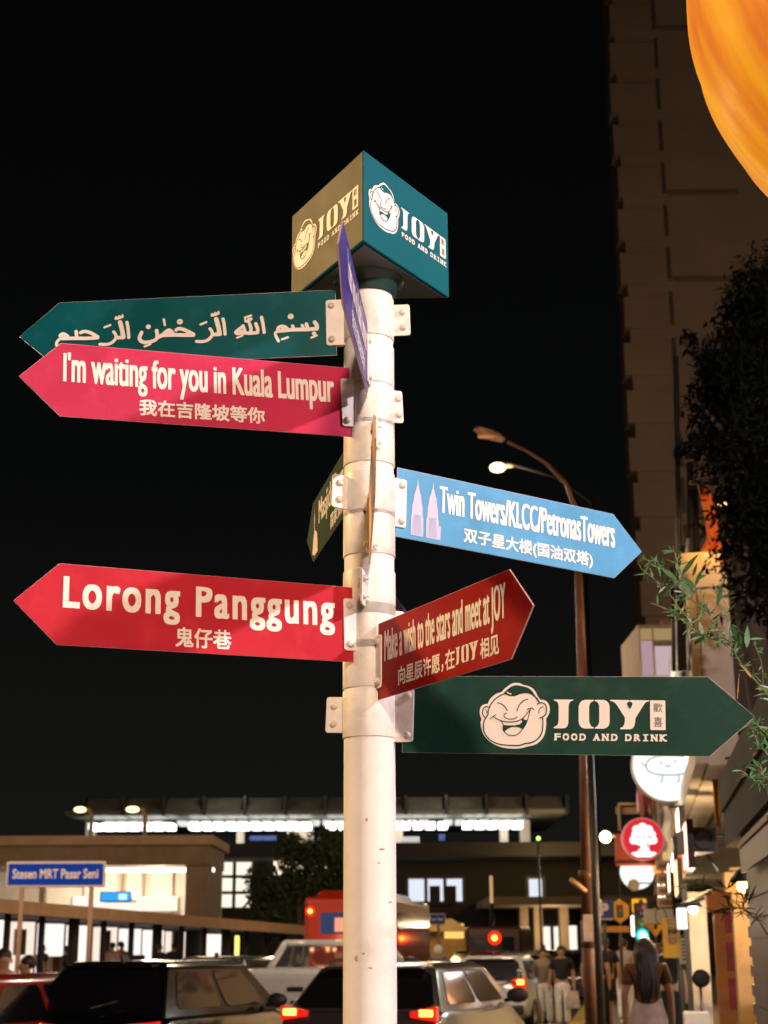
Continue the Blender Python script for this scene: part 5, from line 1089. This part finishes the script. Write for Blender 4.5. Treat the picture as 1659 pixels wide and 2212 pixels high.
MB().tube([(p.x+.6,Y,0),(p.x+.6,Y,p.z-.2),(p.x+.3,Y,p.z+.15),(p.x,Y,p.z+.05)], .07, 8).build('pole', dark_metal, t, True)
MB().sphere(p, .26, 12, 8).build('lamp_head', glow('lamp_far', (1.0,.72,.36), 14), t, True); lamp('lamp_light', p-Vector((0,.6,.4)), 350, (1.0,.7,.38), t, .2)

# ------------------------------------------------------------------ round shop signs
def disc(mb, c, r, th, n=40): return mb.lathe([(.0005,-th/2),(r-.01,-th/2),(r,-th/2+.01),(r,th/2-.01),(r-.01,th/2),(.0005,th/2)], n, Matrix.Translation(c) @ Matrix.Rotation(R(90),4,'X'))
FW_ = lambda c: (Vector(c), Vector((1,0,0)), Vector((0,0,1)), Vector((0,-1,0)))
Y = 21.0; c = at(1441,1655,Y); t = thing('round_sign', 'white glowing round shop sign with a faint bun drawing, just below the green board', 'shop sign', c)
rr = (c-at(1515,1655,Y)).length
disc(MB(), c, rr, .14).build('light_disc', glow('sign_white', (.93,1.0,.97), 1.0), t, True)
MB().lathe([(rr+.002,-.085),(rr+.018,-.08),(rr+.018,.08),(rr+.002,.085)], 40, Matrix.Translation(c) @ Matrix.Rotation(R(90),4,'X')).build('rim', mat('rim_white', (.6,.6,.58), .4), t, True)
mb = MB(); F_ = FW(c+Vector((0,-.0715,0))); k = rr/570*2          # drawing traced in a 570 px wide circle
def q(*pts): return [((p[0]-803)*k, (1874-p[1])*k) for p in pts]
bun = [(700,1800),(650,1825),(622,1870),(630,1910),(670,1935),(740,1950),(860,1950),(950,1935),(990,1900),(995,1850),(970,1815),(910,1795),(800,1790),(700,1800)]
stroke_on(mb, F_, q(*bun), .022, .001)
for i, pts in enumerate((((622,1870),(600,1868),(585,1850)),((990,1870),(1020,1860),(1040,1850)),((752,1955),(750,1990),(735,2015)),((885,1955),(890,1990),(875,2012)),((780,1868),(800,1885),(825,1868)))): stroke_on(mb, F_, q(*pts), .020, .0014+i*.0002)
for i, p in enumerate(((745,1850),(865,1840))): stroke_on(mb, F_, q(p), .034, .003+i*.0002)
mb.build('sign_drawing', glow('drawing_grey', (.36,.38,.37), .7), t, True)
MB().tube([c+Vector((rr,0,0)),c+Vector((rr+.45,.06,0))], .025, 8).build('bracket', dark_metal, t, True)
lamp('sign_light', c-Vector((0,.5,0)), 110, (.93,1.0,.97), t, .4)
Y = 35.0; c = at(1388,1813,Y); rr = (c-at(1431,1813,Y)).length
t = thing('round_sign', 'red glowing round shop sign with a white tree shape', 'shop sign', c)
disc(MB(), c, rr, .16).build('light_disc', glow('sign_crimson', (.62,.022,.035), .95), t, True)
mb = MB(); F_ = FW(c+Vector((0,-.083,0))); i = 0
for x, y, r_ in ((-.35,.20,.22),(-.48,-.05,.20),(-.30,.45,.22),(0,.55,.24),(.30,.45,.22),(.42,.20,.22),(.50,-.05,.20),(0,.15,.42),(-.2,0,.3),(.22,0,.3)): i += 1; stroke_on(mb, F_, [(x*rr,y*rr)], r_*2*rr, .002+i*.0004)
area_on(mb, F_, [(a*rr,b*rr) for a, b in ((-.25,-.1),(.28,-.1),(.26,-.45),(.32,-.62),(.62,-.66),(.60,-.74),(.35,-.88),(-.35,-.88),(-.60,-.74),(-.60,-.66),(-.30,-.62),(-.22,-.45))], .0075)
mb.build('tree_emblem', glow('emblem_white', (1.0,.97,.95), 1.2), t, True)
mb = MB()
for i, pts in enumerate((((-.38,.02),(-.30,.14)),((-.22,.04),(-.12,.18)),((.02,.04),(.10,.20)),((.18,.04),(.30,.14)),((-.20,-.3),(-.18,-.5)),((.22,-.2),(.20,-.4)),((.42,.0),(.36,.12)))): stroke_on(mb, F_, [(a*rr,b*rr) for a, b in pts], .03, .009+i*.0003)
mb.build('emblem_line', mat('emblem_grey', (.35,.25,.25), .6), t, True)
MB().lathe([(rr+.002,-.10),(rr+.03,-.09),(rr+.03,.09),(rr+.002,.10)], 40, Matrix.Translation(c) @ Matrix.Rotation(R(90),4,'X')).build('rim', mat('rim_rose', (.6,.25,.25), .4, emit=(.7,.2,.2), estr=.35), t, True)
MB().tube([c+Vector((rr,0,0)),c+Vector((rr+.9,.1,0))], .03, 8).build('bracket', dark_metal, t, True)
Y = 36.2; t = thing('box_sign', 'dark red box sign hanging behind the red round sign', 'shop sign', at(1385,1838,Y))
MB().bbox((gx(1341,Y),Y,gz(1872,Y)),(gx(1427,Y),Y+.25,gz(1803,Y))).build('case', mat('box_rust', (.32,.05,.02), .6, emit=(.35,.05,.015), estr=.25), t, True, bevel=.02)
MB().tube([at(1329,1862,Y),at(1440,1862,Y)], .03, 6).build('bracket', dark_metal, t, True)
Y = 44.0; c = at(1376,1884,Y); rr = (c-at(1414,1884,Y)).length*.95; t = thing('round_sign', 'white glowing round sign peeping out under the dark red box', 'shop sign', c)
disc(MB(), c, rr, .16).build('light_disc', glow('sign_white', (.93,1.0,.97), 1.0), t, True)
MB().tube([c+Vector((rr,0,0)),c+Vector((rr+1.0,.1,0))], .03, 8).build('bracket', dark_metal, t, True)
Y = 46.0; c = at(1325+1,1938+0,Y); 
t = thing('hanging_frame', 'empty rectangular hanging sign frame above the dark red box', 'sign frame', at(1340,1736,33)); Y = 33.0; mb = MB()
for a, b in (((1268+68,1737),(1405,1737)),((1337,1737),(1339,1795)),((1405,1737),(1406,1760))): mb.tube([at(*a,Y),at(*b,Y)], .035, 6)
mb.build('bar', mat('frame_tan', (.35,.24,.14), .6), t, True)
MB().bbox((gx(1345,Y),Y+.05,gz(1760,Y)),(gx(1400,Y),Y+.12,gz(1745,Y))).build('sign_strip', tan_w, t, True)
# flag
Y = 25.0; t = thing('flag', 'striped red and white flag with a dark canton, hanging under the white round sign', 'flag', at(1400,1690,Y))
pole_a, pole_b = at(1372,1678,Y), at(1478,1668,Y); MB().tube([pole_a, pole_b], .02, 8).build('pole', dark_metal, t, True)
ns = 10
for i in range(ns):
    mb = MB(); rows = 9
    for j in range(rows):
        v = j/(rows-1); x0 = 1378+i*3.7-v*(3-i*.15)-2*math.sin(v*4+i); x1 = x0+3.75
        y = 1680+v*(86-abs(i-3)*4)
        mb.v += [at(x0,y,Y+.05*math.sin(i*1.2+v*3)), at(x1,y,Y+.05*math.sin((i+1)*1.2+v*3))]
    for j in range(rows-1): mb.f.append([2*j,2*j+1,2*j+3,2*j+2]); mb.smooth.append(True)
    mb.build('stripe', mat('flag_red', (.55,.05,.05), .8) if i % 2 else mat('flag_white', (.62,.42,.40), .8), t, True)
mb = MB()
for j in range(5):
    v = j/4; mb.v += [at(1416,1684+v*34,Y-.02), at(1432,1686+v*44,Y+.03), at(1452,1684+v*24,Y)]
for j in range(4): mb.f += [[3*j,3*j+1,3*j+4,3*j+3],[3*j+1,3*j+2,3*j+5,3*j+4]]; mb.smooth += [True,True]
mb.build('canton', mat('flag_blue', (.02,.02,.06), .8), t, True)

# ------------------------------------------------------------------ signs and signals low on the right
Y = 30.0; t = thing('parking_sign', 'blue parking sign with a white letter P, right of the brown lamp post', 'road sign', (gx(1308,Y),Y,.14)); a, b, lo, hi = gx(1287,Y), gx(1330,Y), gz(1992,Y), gz(1946,Y)
MB().bbox((a,Y,lo),(b,Y+.03,hi)).build('sign_panel', mat('sign_navy', (.010,.04,.15), .5), t, True, bevel=.02)
mb = MB(); F_ = (Vector((a,Y-.001,lo)), Vector((1,0,0)), Vector((0,0,1)), Vector((0,-1,0))); W_ = b-a; H_ = hi-lo
text_on(mb, F_, 'P', W_*.26, W_*.72, H_*.26, H_*.58, bx=.014, by=.012, lift=.002); area_on(mb, F_, [(W_*.08,H_*.08),(W_*.92,H_*.08),(W_*.92,H_*.13),(W_*.08,H_*.13)], .002)
mb.build('lettering', mat('p_letter', (.62,.52,.48), .5), t, True); MB().tube([((a+b)/2,Y+.06,.14),((a+b)/2,Y+.06,hi)], .035, 8).build('post', dark_metal, t, True)
Y = 32.0; c = at(1339,1968,Y); t = thing('signal_ahead_sign', 'yellow six sided sign showing a small traffic light', 'road sign', (c.x,Y,.14)); k = (at(1360,1968,Y)-c).length
MB().prism([c+Vector((p[0]*k,0,p[1]*k)) for p in ((-.95,-.55),(0,-1.25),(.95,-.55),(.95,.55),(0,1.25),(-.95,.55))], Vector((0,.03,0))).build('sign_panel', mat('sign_amber', (.55,.26,.01), .5), t, True, bevel=.01)
MB().bbox((c.x-.30*k,Y-.012,c.z-.62*k),(c.x+.30*k,Y-.003,c.z+.62*k)).build('symbol_box', mat('symbol_black',(.015,.015,.015),.6), t, True)
for i, cc in enumerate(((.35,.02,.01),(.35,.18,.01),(.01,.18,.12))): MB().lathe([(.001,.004),(.14*k,.004),(.15*k,0)], 14, Matrix.Translation((c.x,Y-.0125,c.z+(.38-.38*i)*k)) @ Matrix.Rotation(R(90),4,'X')).build('symbol_dot', mat('symbol_dot_%d' % i, cc, .5), t, True)
MB().tube([(c.x,Y+.05,.14),(c.x,Y+.05,c.z+.3)], .035, 8).build('post', dark_metal, t, True)
MB().bbox((c.x-.42,Y,c.z-2.1*k),(c.x+.18,Y+.02,c.z-1.5*k)).build('sub_plate', mat('plate_ochre', (.45,.18,.03), .5), t, True)
Y = 48.0; t = thing('lit_sign', 'small glowing amber shop sign beside the six sided yellow sign', 'shop sign', at(1386,1960,Y)); MB().bbox((gx(1371,Y),Y,gz(1974,Y)),(gx(1401,Y),Y+.2,gz(1944,Y))).build('light_panel', glow('sign_amber_lit', (1.0,.40,.01), 1.0), t, True, bevel=.03)
MB().bbox((gx(1375,Y),Y-.02,gz(1968,Y)),(gx(1397,Y),Y-.004,gz(1960,Y))).build('sign_band', mat('band_orange',(.6,.2,.01),.6,emit=(1.0,.22,.0),estr=.6), t, True); MB().tube([at(1401,1950,Y),at(1440,1950,Y+.2)], .03, 6).build('bracket', dark_metal, t, True)
Y = 40.0; c = at(1388,2021,Y); t = thing('traffic_light', 'traffic light showing bright blue green, above the long haired walker', 'traffic light', (c.x,Y,.14))
MB().bbox((c.x-.17,Y+.02,c.z-.20),(c.x+.17,Y+.22,c.z+.82)).build('housing', dark_metal, t, True, bevel=.03)
gl = MB().lathe([(.001,.06),(.12,.045),(.165,0)], 18, Matrix.Translation((c.x,Y+.015,c.z)) @ Matrix.Rotation(R(90),4,'X')).build('green_lens', glow('signal_green', (.0,.55,.50), 1.6), t, True)
MB().lathe([(.001,.03),(.085,.02),(.10,0)], 14, Matrix.Translation((c.x,Y-.045,c.z)) @ Matrix.Rotation(R(90),4,'X')).build('lens_core', glow('signal_core', (.55,1.0,1.0), 5), gl, True)
for i, cc in enumerate(((.12,.08,.01),(.12,.01,.01))): MB().lathe([(.001,.05),(.12,.04),(.14,0)], 16, Matrix.Translation((c.x,Y+.015,c.z+.32*(i+1))) @ Matrix.Rotation(R(90),4,'X')).build('dark_lens', mat('lens_off_%d' % i, cc, .3), t, True)
MB().tube([(c.x+.05,Y+.3,.14),(c.x+.05,Y+.3,c.z+.9)], .06, 10).build('post', dark_metal, t, True); lamp('signal_light', c-Vector((0,.5,0)), 10, (.1,1.0,.9), t, .1)
Y = 41.5; c = at(1377,2000,Y); t = thing('lamp_panel', 'small white lamp glowing left of the traffic light', 'lamp', c)
MB().box(c, (.34,.1,.55)).build('light_panel', glow('panel_white', (1.0,.97,.92), 1.8), t, True, bevel=.05); MB().tube([c+Vector((0,.1,-.25)),Vector((c.x,Y+.1,.14))], .05, 8).build('post', mat('post_pale',(.45,.4,.36),.6), t, True)
Y = 38.5; c = at(1415,1992,Y); t = thing('warning_sign', 'yellow diamond warning sign, right of the traffic light', 'road sign', (c.x,Y,.14))
MB().prism([c+Vector(p) for p in ((0,0,-.36),(.30,0,0),(0,0,.36),(-.30,0,0))], Vector((0,.03,0))).build('diamond_plate', mat('sign_amber', (.55,.26,.01), .5), t, True, bevel=.01)
MB().tube([c+Vector((0,-.02,-.16)),c+Vector((.04,-.02,.02)),c+Vector((-.04,-.02,.16))], .03, 6).build('arrow_symbol', MATS['symbol_black'], t, True); MB().tube([(c.x,Y+.05,.14),(c.x,Y+.05,c.z)], .035, 8).build('post', dark_metal, t, True)
Y = 24.5; t = thing('shop_board', 'cream shop board with a thin ring mark, above the gold banner', 'shop sign', at(1437,1982,Y)); MB().bbox((gx(1396,Y),Y,gz(1998,Y)),(gx(1458,Y),Y+.08,gz(1966,Y))).build('board', mat('board_cream', (.52,.40,.30), .6, noise=.08, nscale=5), t, True, bevel=.01)
mb = MB(); F_ = FW((gx(1430,Y),Y-.001,gz(1982,Y))); stroke_on(mb, F_, [(.09*math.cos(a*.5),.13*math.sin(a*.5)) for a in range(-3,4)], .018, .001); stroke_on(mb, F_, [(-.08*math.cos(a*.5),.12*math.sin(a*.5)) for a in range(-3,4)], .014, .002); mb.build('ring_mark', dark_metal, t, True); MB().tube([at(1458,1970,Y),at(1480,1970,Y+.3)], .03, 6).build('bracket', dark_metal, t, True)
Y = 20.5; t = thing('gold_banner', 'upright gold banner with purple character panels in the arcade', 'banner', at(1450,2028,Y)); a, b = gx(1433,Y), gx(1470,Y)
MB().bbox((a,Y,gz(2072,Y)),(b,Y+.03,gz(1986,Y))).build('panel', mat('banner_gold', (.42,.24,.012), .6, noise=.2, nscale=6), t, True)
for i, py in enumerate((2003,2025)):
    z = gz(py,Y); po = MB().bbox((a+.07,Y-.012,z-.10),(b-.05,Y-.003,z+.09)).build('character_panel', mat('panel_plum', (.16,.09,.09), .6), t, True)
    mb = MB(); 
    for j in range(3): mb.bbox((a+.09,Y-.016,z-.07+j*.06),(b-.07,Y-.0125,z-.055+j*.06)); mb.bbox((a+.10+j*.04,Y-.02,z-.08),(a+.11+j*.04,Y-.0165,z+.075))
    mb.build('character_stroke', mat('stroke_gold',(.35,.22,.05),.6), po, True)
MB().tube([(b-.03,Y+.05,.14),(b-.03,Y+.05,gz(1980,Y))], .02, 6).build('post', dark_metal, t, True)
Y = 17.2; t = thing('light_box', 'bright white upright light box beside the white arcade wall', 'sign', at(1478,1988,Y)); MB().bbox((gx(1469,Y),Y,gz(2010,Y)),(gx(1488,Y),Y+.12,gz(1964,Y))).build('light_panel', glow('box_white', (.95,1.0,.97), 1.3), t, True, bevel=.012)
MB().tube([at(1460,1958,Y),at(1520,1940,Y+.2)], .025, 6).build('bracket', dark_metal, t, True); MB().bbox((gx(1471,Y),Y+.02,gz(1964,Y)),(gx(1486,Y),Y+.08,gz(1955,Y))).build('cap', dark_metal, t, True)
Y = 66; c = at(1163,1811,Y); t = thing('signal_lamp', 'tiny lime signal lamp at the right end of the station platform', 'signal lamp', c); MB().sphere(c, .08, 10, 8).build('bulb', glow('lime', (.5,1.0,.15), 3), t, True); MB().tube([c+Vector((0,.2,-.1)),Vector((c.x,Y+.2,0))], .05, 6).build('post', dark_metal, t, True)

# ------------------------------------------------------------------ orange lantern at the upper right
Y = 3.9; cl = at(2147,-54,Y); rl = (at(1486.5,-54,Y)-cl).length*.985
t = thing('lantern', 'huge glowing orange silk lantern, cut by the upper right corner', 'lantern', cl)
mb = MB(); NU, NV = 160, 70
for i in range(NV+1):
    ph = P*i/NV
    for j in range(NU):
        th_ = 2*P*j/NU; fold = 1 + .006*math.sin(th_*24) *math.sin(ph) + .006*math.sin(th_*9+ph*3)*math.sin(ph)**2 + .003*math.sin(ph*14+2*math.sin(th_*5))
        mb.v.append(cl + Vector((math.sin(ph)*math.cos(th_)*rl*fold, math.sin(ph)*math.sin(th_)*rl*fold, math.cos(ph)*rl*1.0*fold)))
for i in range(NV):
    for j in range(NU): mb.f.append([i*NU+j, (i+1)*NU+j, (i+1)*NU+(j+1) % NU, i*NU+(j+1) % NU]); mb.smooth.append(True)
silk = bpy.data.materials.new('orange_silk'); silk.use_nodes = True; n_ = silk.node_tree; b_ = n_.nodes['Principled BSDF']; b_.inputs['Roughness'].default_value = .7; b_.inputs['Coat Weight'].default_value = .06; b_.inputs['Coat Roughness'].default_value = .25
co_ = n_.nodes.new('ShaderNodeTexCoord'); ml_ = n_.nodes.new('ShaderNodeVectorMath'); ml_.operation = 'MULTIPLY'; ml_.inputs[1].default_value = (1,1,0)
nr_ = n_.nodes.new('ShaderNodeVectorMath'); nr_.operation = 'NORMALIZE'; sc_ = n_.nodes.new('ShaderNodeVectorMath'); sc_.operation = 'MULTIPLY_ADD'; sc_.inputs[1].default_value = (3.2,3.2,0)
sz_ = n_.nodes.new('ShaderNodeVectorMath'); sz_.operation = 'MULTIPLY'; sz_.inputs[1].default_value = (.25,.25,1.1)
n_.links.new(co_.outputs['Object'], ml_.inputs[0]); n_.links.new(ml_.outputs[0], nr_.inputs[0]); n_.links.new(nr_.outputs[0], sc_.inputs[0]); n_.links.new(co_.outputs['Object'], sz_.inputs[0]); n_.links.new(sz_.outputs[0], sc_.inputs[2])
no_ = n_.nodes.new('ShaderNodeTexNoise'); no_.inputs['Scale'].default_value = 2.0; no_.inputs['Detail'].default_value = 3; rp_ = n_.nodes.new('ShaderNodeValToRGB')
rp_.color_ramp.elements[0].position = .26; rp_.color_ramp.elements[0].color = (.54,.10,.0,1); rp_.color_ramp.elements[1].position = .78; rp_.color_ramp.elements[1].color = (.90,.48,.004,1)
n_.links.new(sc_.outputs[0], no_.inputs['Vector']); n_.links.new(no_.outputs['Fac'], rp_.inputs[0])
b_.inputs['Base Color'].default_value = (.30,.06,.002,1); n_.links.new(rp_.outputs[0], b_.inputs['Emission Color']); b_.inputs['Emission Strength'].default_value = .62
mb.build('silk', silk, t, True)
MB().lathe([(rl*.30,rl*.94),(rl*.32,rl*1.0),(rl*.28,rl*1.08),(rl*.05,rl*1.10)], 32, Matrix.Translation(cl)).build('top_ring', mat('ring_gold',(.5,.3,.05),.4,.5), t, True)
MB().lathe([(rl*.05,-rl*1.10),(rl*.28,-rl*1.08),(rl*.32,-rl*1.0),(rl*.30,-rl*.94)], 32, Matrix.Translation(cl)).build('bottom_ring', MATS['ring_gold'], t, True)
MB().tube([cl+Vector((0,0,rl*1.1)), cl+Vector((0,0,rl*2.6))], .02, 6).build('cord', dark_metal, t, True)

# ------------------------------------------------------------------ dark tree at the right and the bamboo
Y = 12.4; t = thing('tree', 'dark creeper covered tree in front of the brown tower, at the right edge', 'tree', (gx(1640,Y),Y,.14)); tx_ = gx(1690,Y)
MB().tube([(tx_,Y,.14),(tx_+.1,Y,2.5),(tx_-.1,Y,4.6),(tx_+.05,Y,6.4)], [.16,.14,.11,.06], 8).build('trunk', MATS['bark'], t, True)
mb = MB()
for px, py in ((1560,900),(1600,780),(1540,1080),(1650,700),(1500,860)): mb.tube([(tx_,Y,4.2),at((1690+px)/2,py+110,Y),at(px,py,Y)], [.06,.04,.012], 6)
mb.build('limb', MATS['bark'], t, True)
bl_ = []
for px, py, rr in ((1640,640,.35),(1600,740,.35),(1650,800,.55),(1560,800,.22),(1520,770,.16),(1600,900,.5),(1570,960,.35),(1640,980,.6),(1630,1060,.35),(1658,1120,.45),(1540,870,.3),(1490,730,.10),(1650,1200,.35),(1658,1300,.3),(1660,700,.4),(1500,960,.14),(1475,975,.08),(1590,840,.4),(1640,1180,.5),(1605,1110,.28),(1659,880,.5),(1655,1260,.45),(1612,670,.25),(1659,600,.35),(1590,800,.3)): bl_.append((at(px,py,Y+random.uniform(-.4,.4)), rr))
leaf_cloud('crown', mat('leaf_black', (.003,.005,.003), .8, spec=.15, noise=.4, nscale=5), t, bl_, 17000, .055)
bam_leaf = mat('bamboo_leaf', (.060,.16,.065), .45, noise=.35, nscale=20); bam_dry = mat('bamboo_dry', (.30,.20,.07), .6, noise=.3, nscale=20); bam_stem = mat('bamboo_stem', (.17,.15,.05), .5, noise=.25, nscale=15)
zb = lambda a, b: (1236.3+.2548*a, 1177.4+.2548*b)
def leaf(mb, p0, p1, wd, sag=.10):
    d = p1-p0; L = d.length; u = d.normalized(); sd = u.cross(Vector((random.uniform(-.5,.5),1,random.uniform(-.3,.3)))).normalized(); pts = []
    n = 6
    for i in range(n+1):
        f = i/n; w_ = wd*math.sin(P*min(1,f*1.0)**.75)*.5 if 0 < i < n else .0004
        c = p0+d*f+Vector((0,0,-sag*L*f*f+sag*L*f)); pts.append((c+sd*w_, c-sd*w_))
    mb.add([q for a in pts for q in a], [(2*i,2*i+1,2*i+3,2*i+2) for i in range(n)], True)
def bamboo(label, Y, stems, leaves, dry, foot, extra=0):
    t = thing('bamboo', label, 'bamboo', foot)
    J = lambda p, dy=0: at(*zb(*p), Y+dy)
    for s_ in stems:
        pts = [J(p, random.uniform(-.05,.05)) for p in s_]; n = len(pts)
        MB().tube(pts, [.0010+.0014*i/(n-1) for i in range(n)], 6).build('stem', bam_stem, t, True)
    last = J(stems[0][-1]); MB().tube([last, last.lerp(Vector(foot), .35)+Vector((.1,0,.35)), Vector(foot)+Vector((0,0,.9)), Vector(foot)], [.0030,.008,.013,.016], 8).build('culm', bam_stem, t, True)
    mb = MB()
    for a, b, w_ in leaves: leaf(mb, J(a, random.uniform(-.04,.04)), J(b, random.uniform(-.10,.06)), w_*.0003)
    for s_ in stems:
        for i in range(len(s_)-1):
            for k in range(extra):
                f = random.random(); p = (s_[i][0]+(s_[i+1][0]-s_[i][0])*f, s_[i][1]+(s_[i+1][1]-s_[i][1])*f); an = random.uniform(0, 2*P); l_ = random.uniform(50,130)
                leaf(mb, J(p), J((p[0]+math.cos(an)*l_, p[1]+math.sin(an)*l_*.8), random.uniform(-.06,.06)), random.uniform(10,24)*.0003)
    mb.build('foliage', bam_leaf, t, True)
    mb = MB()
    for a, b, w_ in dry: leaf(mb, J(a), J(b, random.uniform(-.04,.04)), w_*.0003, .04)
    mb.build('dry_foliage', bam_dry, t, True)
bamboo('bamboo branch with narrow green leaves beside the tip of the blue board', 4.3,
 [[(590,110),(660,140),(740,190),(840,290),(940,400),(1050,500),(1150,600),(1250,720),(1330,830),(1420,990),(1530,1120),(1660,1270),(1800,1400)],[(580,200),(670,270),(790,360),(880,500),(960,600),(1050,740),(1200,800),(1330,830)],[(720,510),(860,575),(1000,700),(1100,770),(1250,720)],[(1310,520),(1340,650),(1330,830)],[(1540,830),(1600,980),(1620,1200)],[(960,440),(940,560),(900,600)],[(1080,400),(1170,600),(1100,500)],[(850,10),(890,140),(905,250)]],
 [((920,265),(1075,70),52),((925,265),(870,140),40),((770,200),(655,85),18),((765,215),(770,100),34),((780,200),(915,345),46),((900,285),(1010,420),70),((1040,350),(1105,195),38),((1050,290),(1140,255),36),((960,290),(1060,400),60),((1000,470),(1050,340),60),((1230,520),(1270,310),60),((1250,410),(1190,330),24),((1110,770),(1070,640),44),((1060,830),(1135,760),36),((1450,850),(1340,680),60),((1480,870),(1485,680),56),((1500,800),(1640,795),22),((1330,940),(1440,860),30),((1210,800),(1150,690),36),((910,280),(1000,300),50),((1020,270),(1060,150),30),((1320,460),(1400,440),20),((1270,440),(1380,410),18),((1410,720),(1420,620),16),((1040,850),(1080,790),40),((700,300),(780,440),18),((1390,720),(1480,770),24),((1180,700),(1230,640),30),((1650,1220),(1545,1220),20),((1660,1260),(1530,1285),18),((1640,1250),(1700,1180),20),((760,215),(765,300),22),((1060,390),(1150,350),24)],
 [((670,270),(585,200),16),((1530,1120),(1410,1000),20),((860,575),(720,510),12),((1230,430),(1155,410),14),((740,345),(720,355),22),((900,600),(960,500),18),((1620,1200),(1615,1050),10),((1440,1020),(1520,1130),26),((1400,1310),(1415,1090),9)], (2.2,4.6,.14), 7)
bamboo('grassy bamboo tuft hanging at the right edge beside the tip of the dark green board', 4.2,
 [[(1490,1500),(1560,1620),(1620,1720),(1700,1800)],[(1430,1910),(1540,1990),(1640,2020),(1720,2040)],[(1540,1500),(1620,1580),(1720,1650)],[(1590,1850),(1620,1960),(1640,2020)]],
 [((1560,1520),(1480,1490),20),((1600,1560),(1540,1500),26),((1640,1640),(1560,1540),30),((1650,1700),(1600,1560),30),((1660,1640),(1590,1560),24),((1640,1660),(1530,1690),26),((1600,1640),(1570,1750),26),((1690,1720),(1600,1650),30),((1600,1880),(1520,1810),26),((1600,1880),(1590,1790),22),((1560,1910),(1470,1880),24),((1620,1900),(1680,1820),22),((1580,1560),(1700,1600),24),((1570,1540),(1690,1560),20)],
 [((1540,1990),(1430,1910),14),((1560,1750),(1525,1790),18),((1600,1950),(1560,1890),16),((1620,1960),(1580,1900),12)], (2.15,4.5,.14), 9)
zb = lambda a, b: ((1900+a*.5533)/1.6986, (2850+b*.5533)/1.6986)
bamboo('low bamboo spray in front of the beige column', 8.2,
 [[(1060,760),(1180,715),(1300,740),(1400,800),(1480,870),(1600,960)],[(1310,880),(1400,880),(1480,870)],[(1480,740),(1500,830),(1480,870)],[(1290,890),(1380,920),(1500,900),(1620,960)]],
 [((1390,745),(1310,680),34),((1390,745),(1475,670),40),((1390,745),(1420,660),30),((1500,830),(1470,730),34),((1520,860),(1585,710),38),((1510,840),(1540,720),22),((1300,745),(1180,720),28),((1200,720),(1090,740),20),((1400,880),(1310,890),22),((1480,870),(1590,880),22),((1420,800),(1350,790),20),((1400,860),(1380,790),22)],
 [((1100,740),(1050,790),10)], (xf(8.2)+.02,8.2,.14), 6)

# added glowing paper lanterns, and menu boards, along the fronts
for i, (px, py, Y, lb, col) in enumerate(((1462,1868,28.5,'added red paper lantern hung left of the bright white light box, nearest of the hanging lanterns',(1.0,.10,.03)),(1449,1852,33,'added amber paper lantern hung behind the cream sign boards',(1.0,.48,.10)),(1424,1876,40,'added small orange paper lantern hung beside the lowest white round sign',(1.0,.30,.05)))):
    p = at(px,py,Y); t = thing('paper_lantern', lb, 'lantern', p, 0, 'added paper lanterns hung along the shop fronts')
    MB().lathe([(.05,.17),(.12,.14),(.165,.06),(.17,0),(.165,-.06),(.12,-.14),(.05,-.17)], 18, Matrix.Translation(p)).build('paper', glow('paper_%d' % i, col, 1.3), t, True)
    MB().tube([p+Vector((0,0,.17)), p+Vector((0,0,.5)), p+Vector((.5,.05,.55))], .008, 6).build('cord', dark_metal, t, True)
    MB().tube([p-Vector((0,0,.17)), p-Vector((0,0,.36))], [.02,.03], 6).build('tassel', mat('tassel_red', (.4,.03,.02), .8), t, True)
for i, (px, py0, py1, w_, Y, lb, col) in enumerate(((1480,2030,2085,13,22,'slim white menu board leaning beside the gold banner',(.55,.50,.44)),(1423,2040,2085,18,27,'dark framed menu board behind the long haired walker',(.30,.14,.06)))):
    t = thing('menu_board', lb, 'menu board', (gx(px,Y),Y,.14)); a, b, z0, z1 = gx(px-w_,Y), gx(px+w_,Y), gz(py1,Y), gz(py0,Y)
    bo = MB().bbox((a,Y,z0),(b,Y+.04,z1)).build('board', mat('menu_%d' % i, col, .6, noise=.2, nscale=9), t, True, bevel=.006)
    mb = MB()
    for j in range(6): z = z1-(z1-z0)*(.12+j*.14); mb.bbox((a+.03,Y-.006,z-.012),(a+.03+(b-a-.06)*(.9,.6,.8,.5,.75,.65)[j],Y-.002,z+.012))
    mb.build('menu_line', mat('menu_ink', (.08,.05,.04), .7), bo, True)
    for sx in (a+.02, b-.02): MB().tube([(sx,Y+.02,.14),(sx,Y+.02,z0)], .014, 6).build('leg', dark_metal, t, True)

Y = 14.0; t = thing('gold_ribbon', 'wavy gold ribbon hanging in the dark to the right of the cream shop wall', 'ribbon', at(1572,1640,Y)); mb = MB()
pts = [(1574,1640),(1578,1665),(1571,1690),(1575,1725),(1570,1745),(1578,1768),(1586,1790),(1580,1806)]
for i, (px, py) in enumerate(smooth_line(pts, 3)): mb.v += [at(px-3.2,py,Y+.03*math.sin(i)), at(px+3.2,py,Y-.03*math.cos(i*1.3))]
for i in range(len(mb.v)//2-1): mb.f.append([2*i,2*i+1,2*i+3,2*i+2]); mb.smooth.append(True)
o = mb.build('cloth', mat('ribbon_gold', (.62,.42,.14), .6), t, True); s_ = o.modifiers.new('thick','SOLIDIFY'); s_.thickness = .006
MB().tube([at(1566,1638,Y), at(1600,1634,Y)], .012, 6).build('rod', dark_metal, t, True)
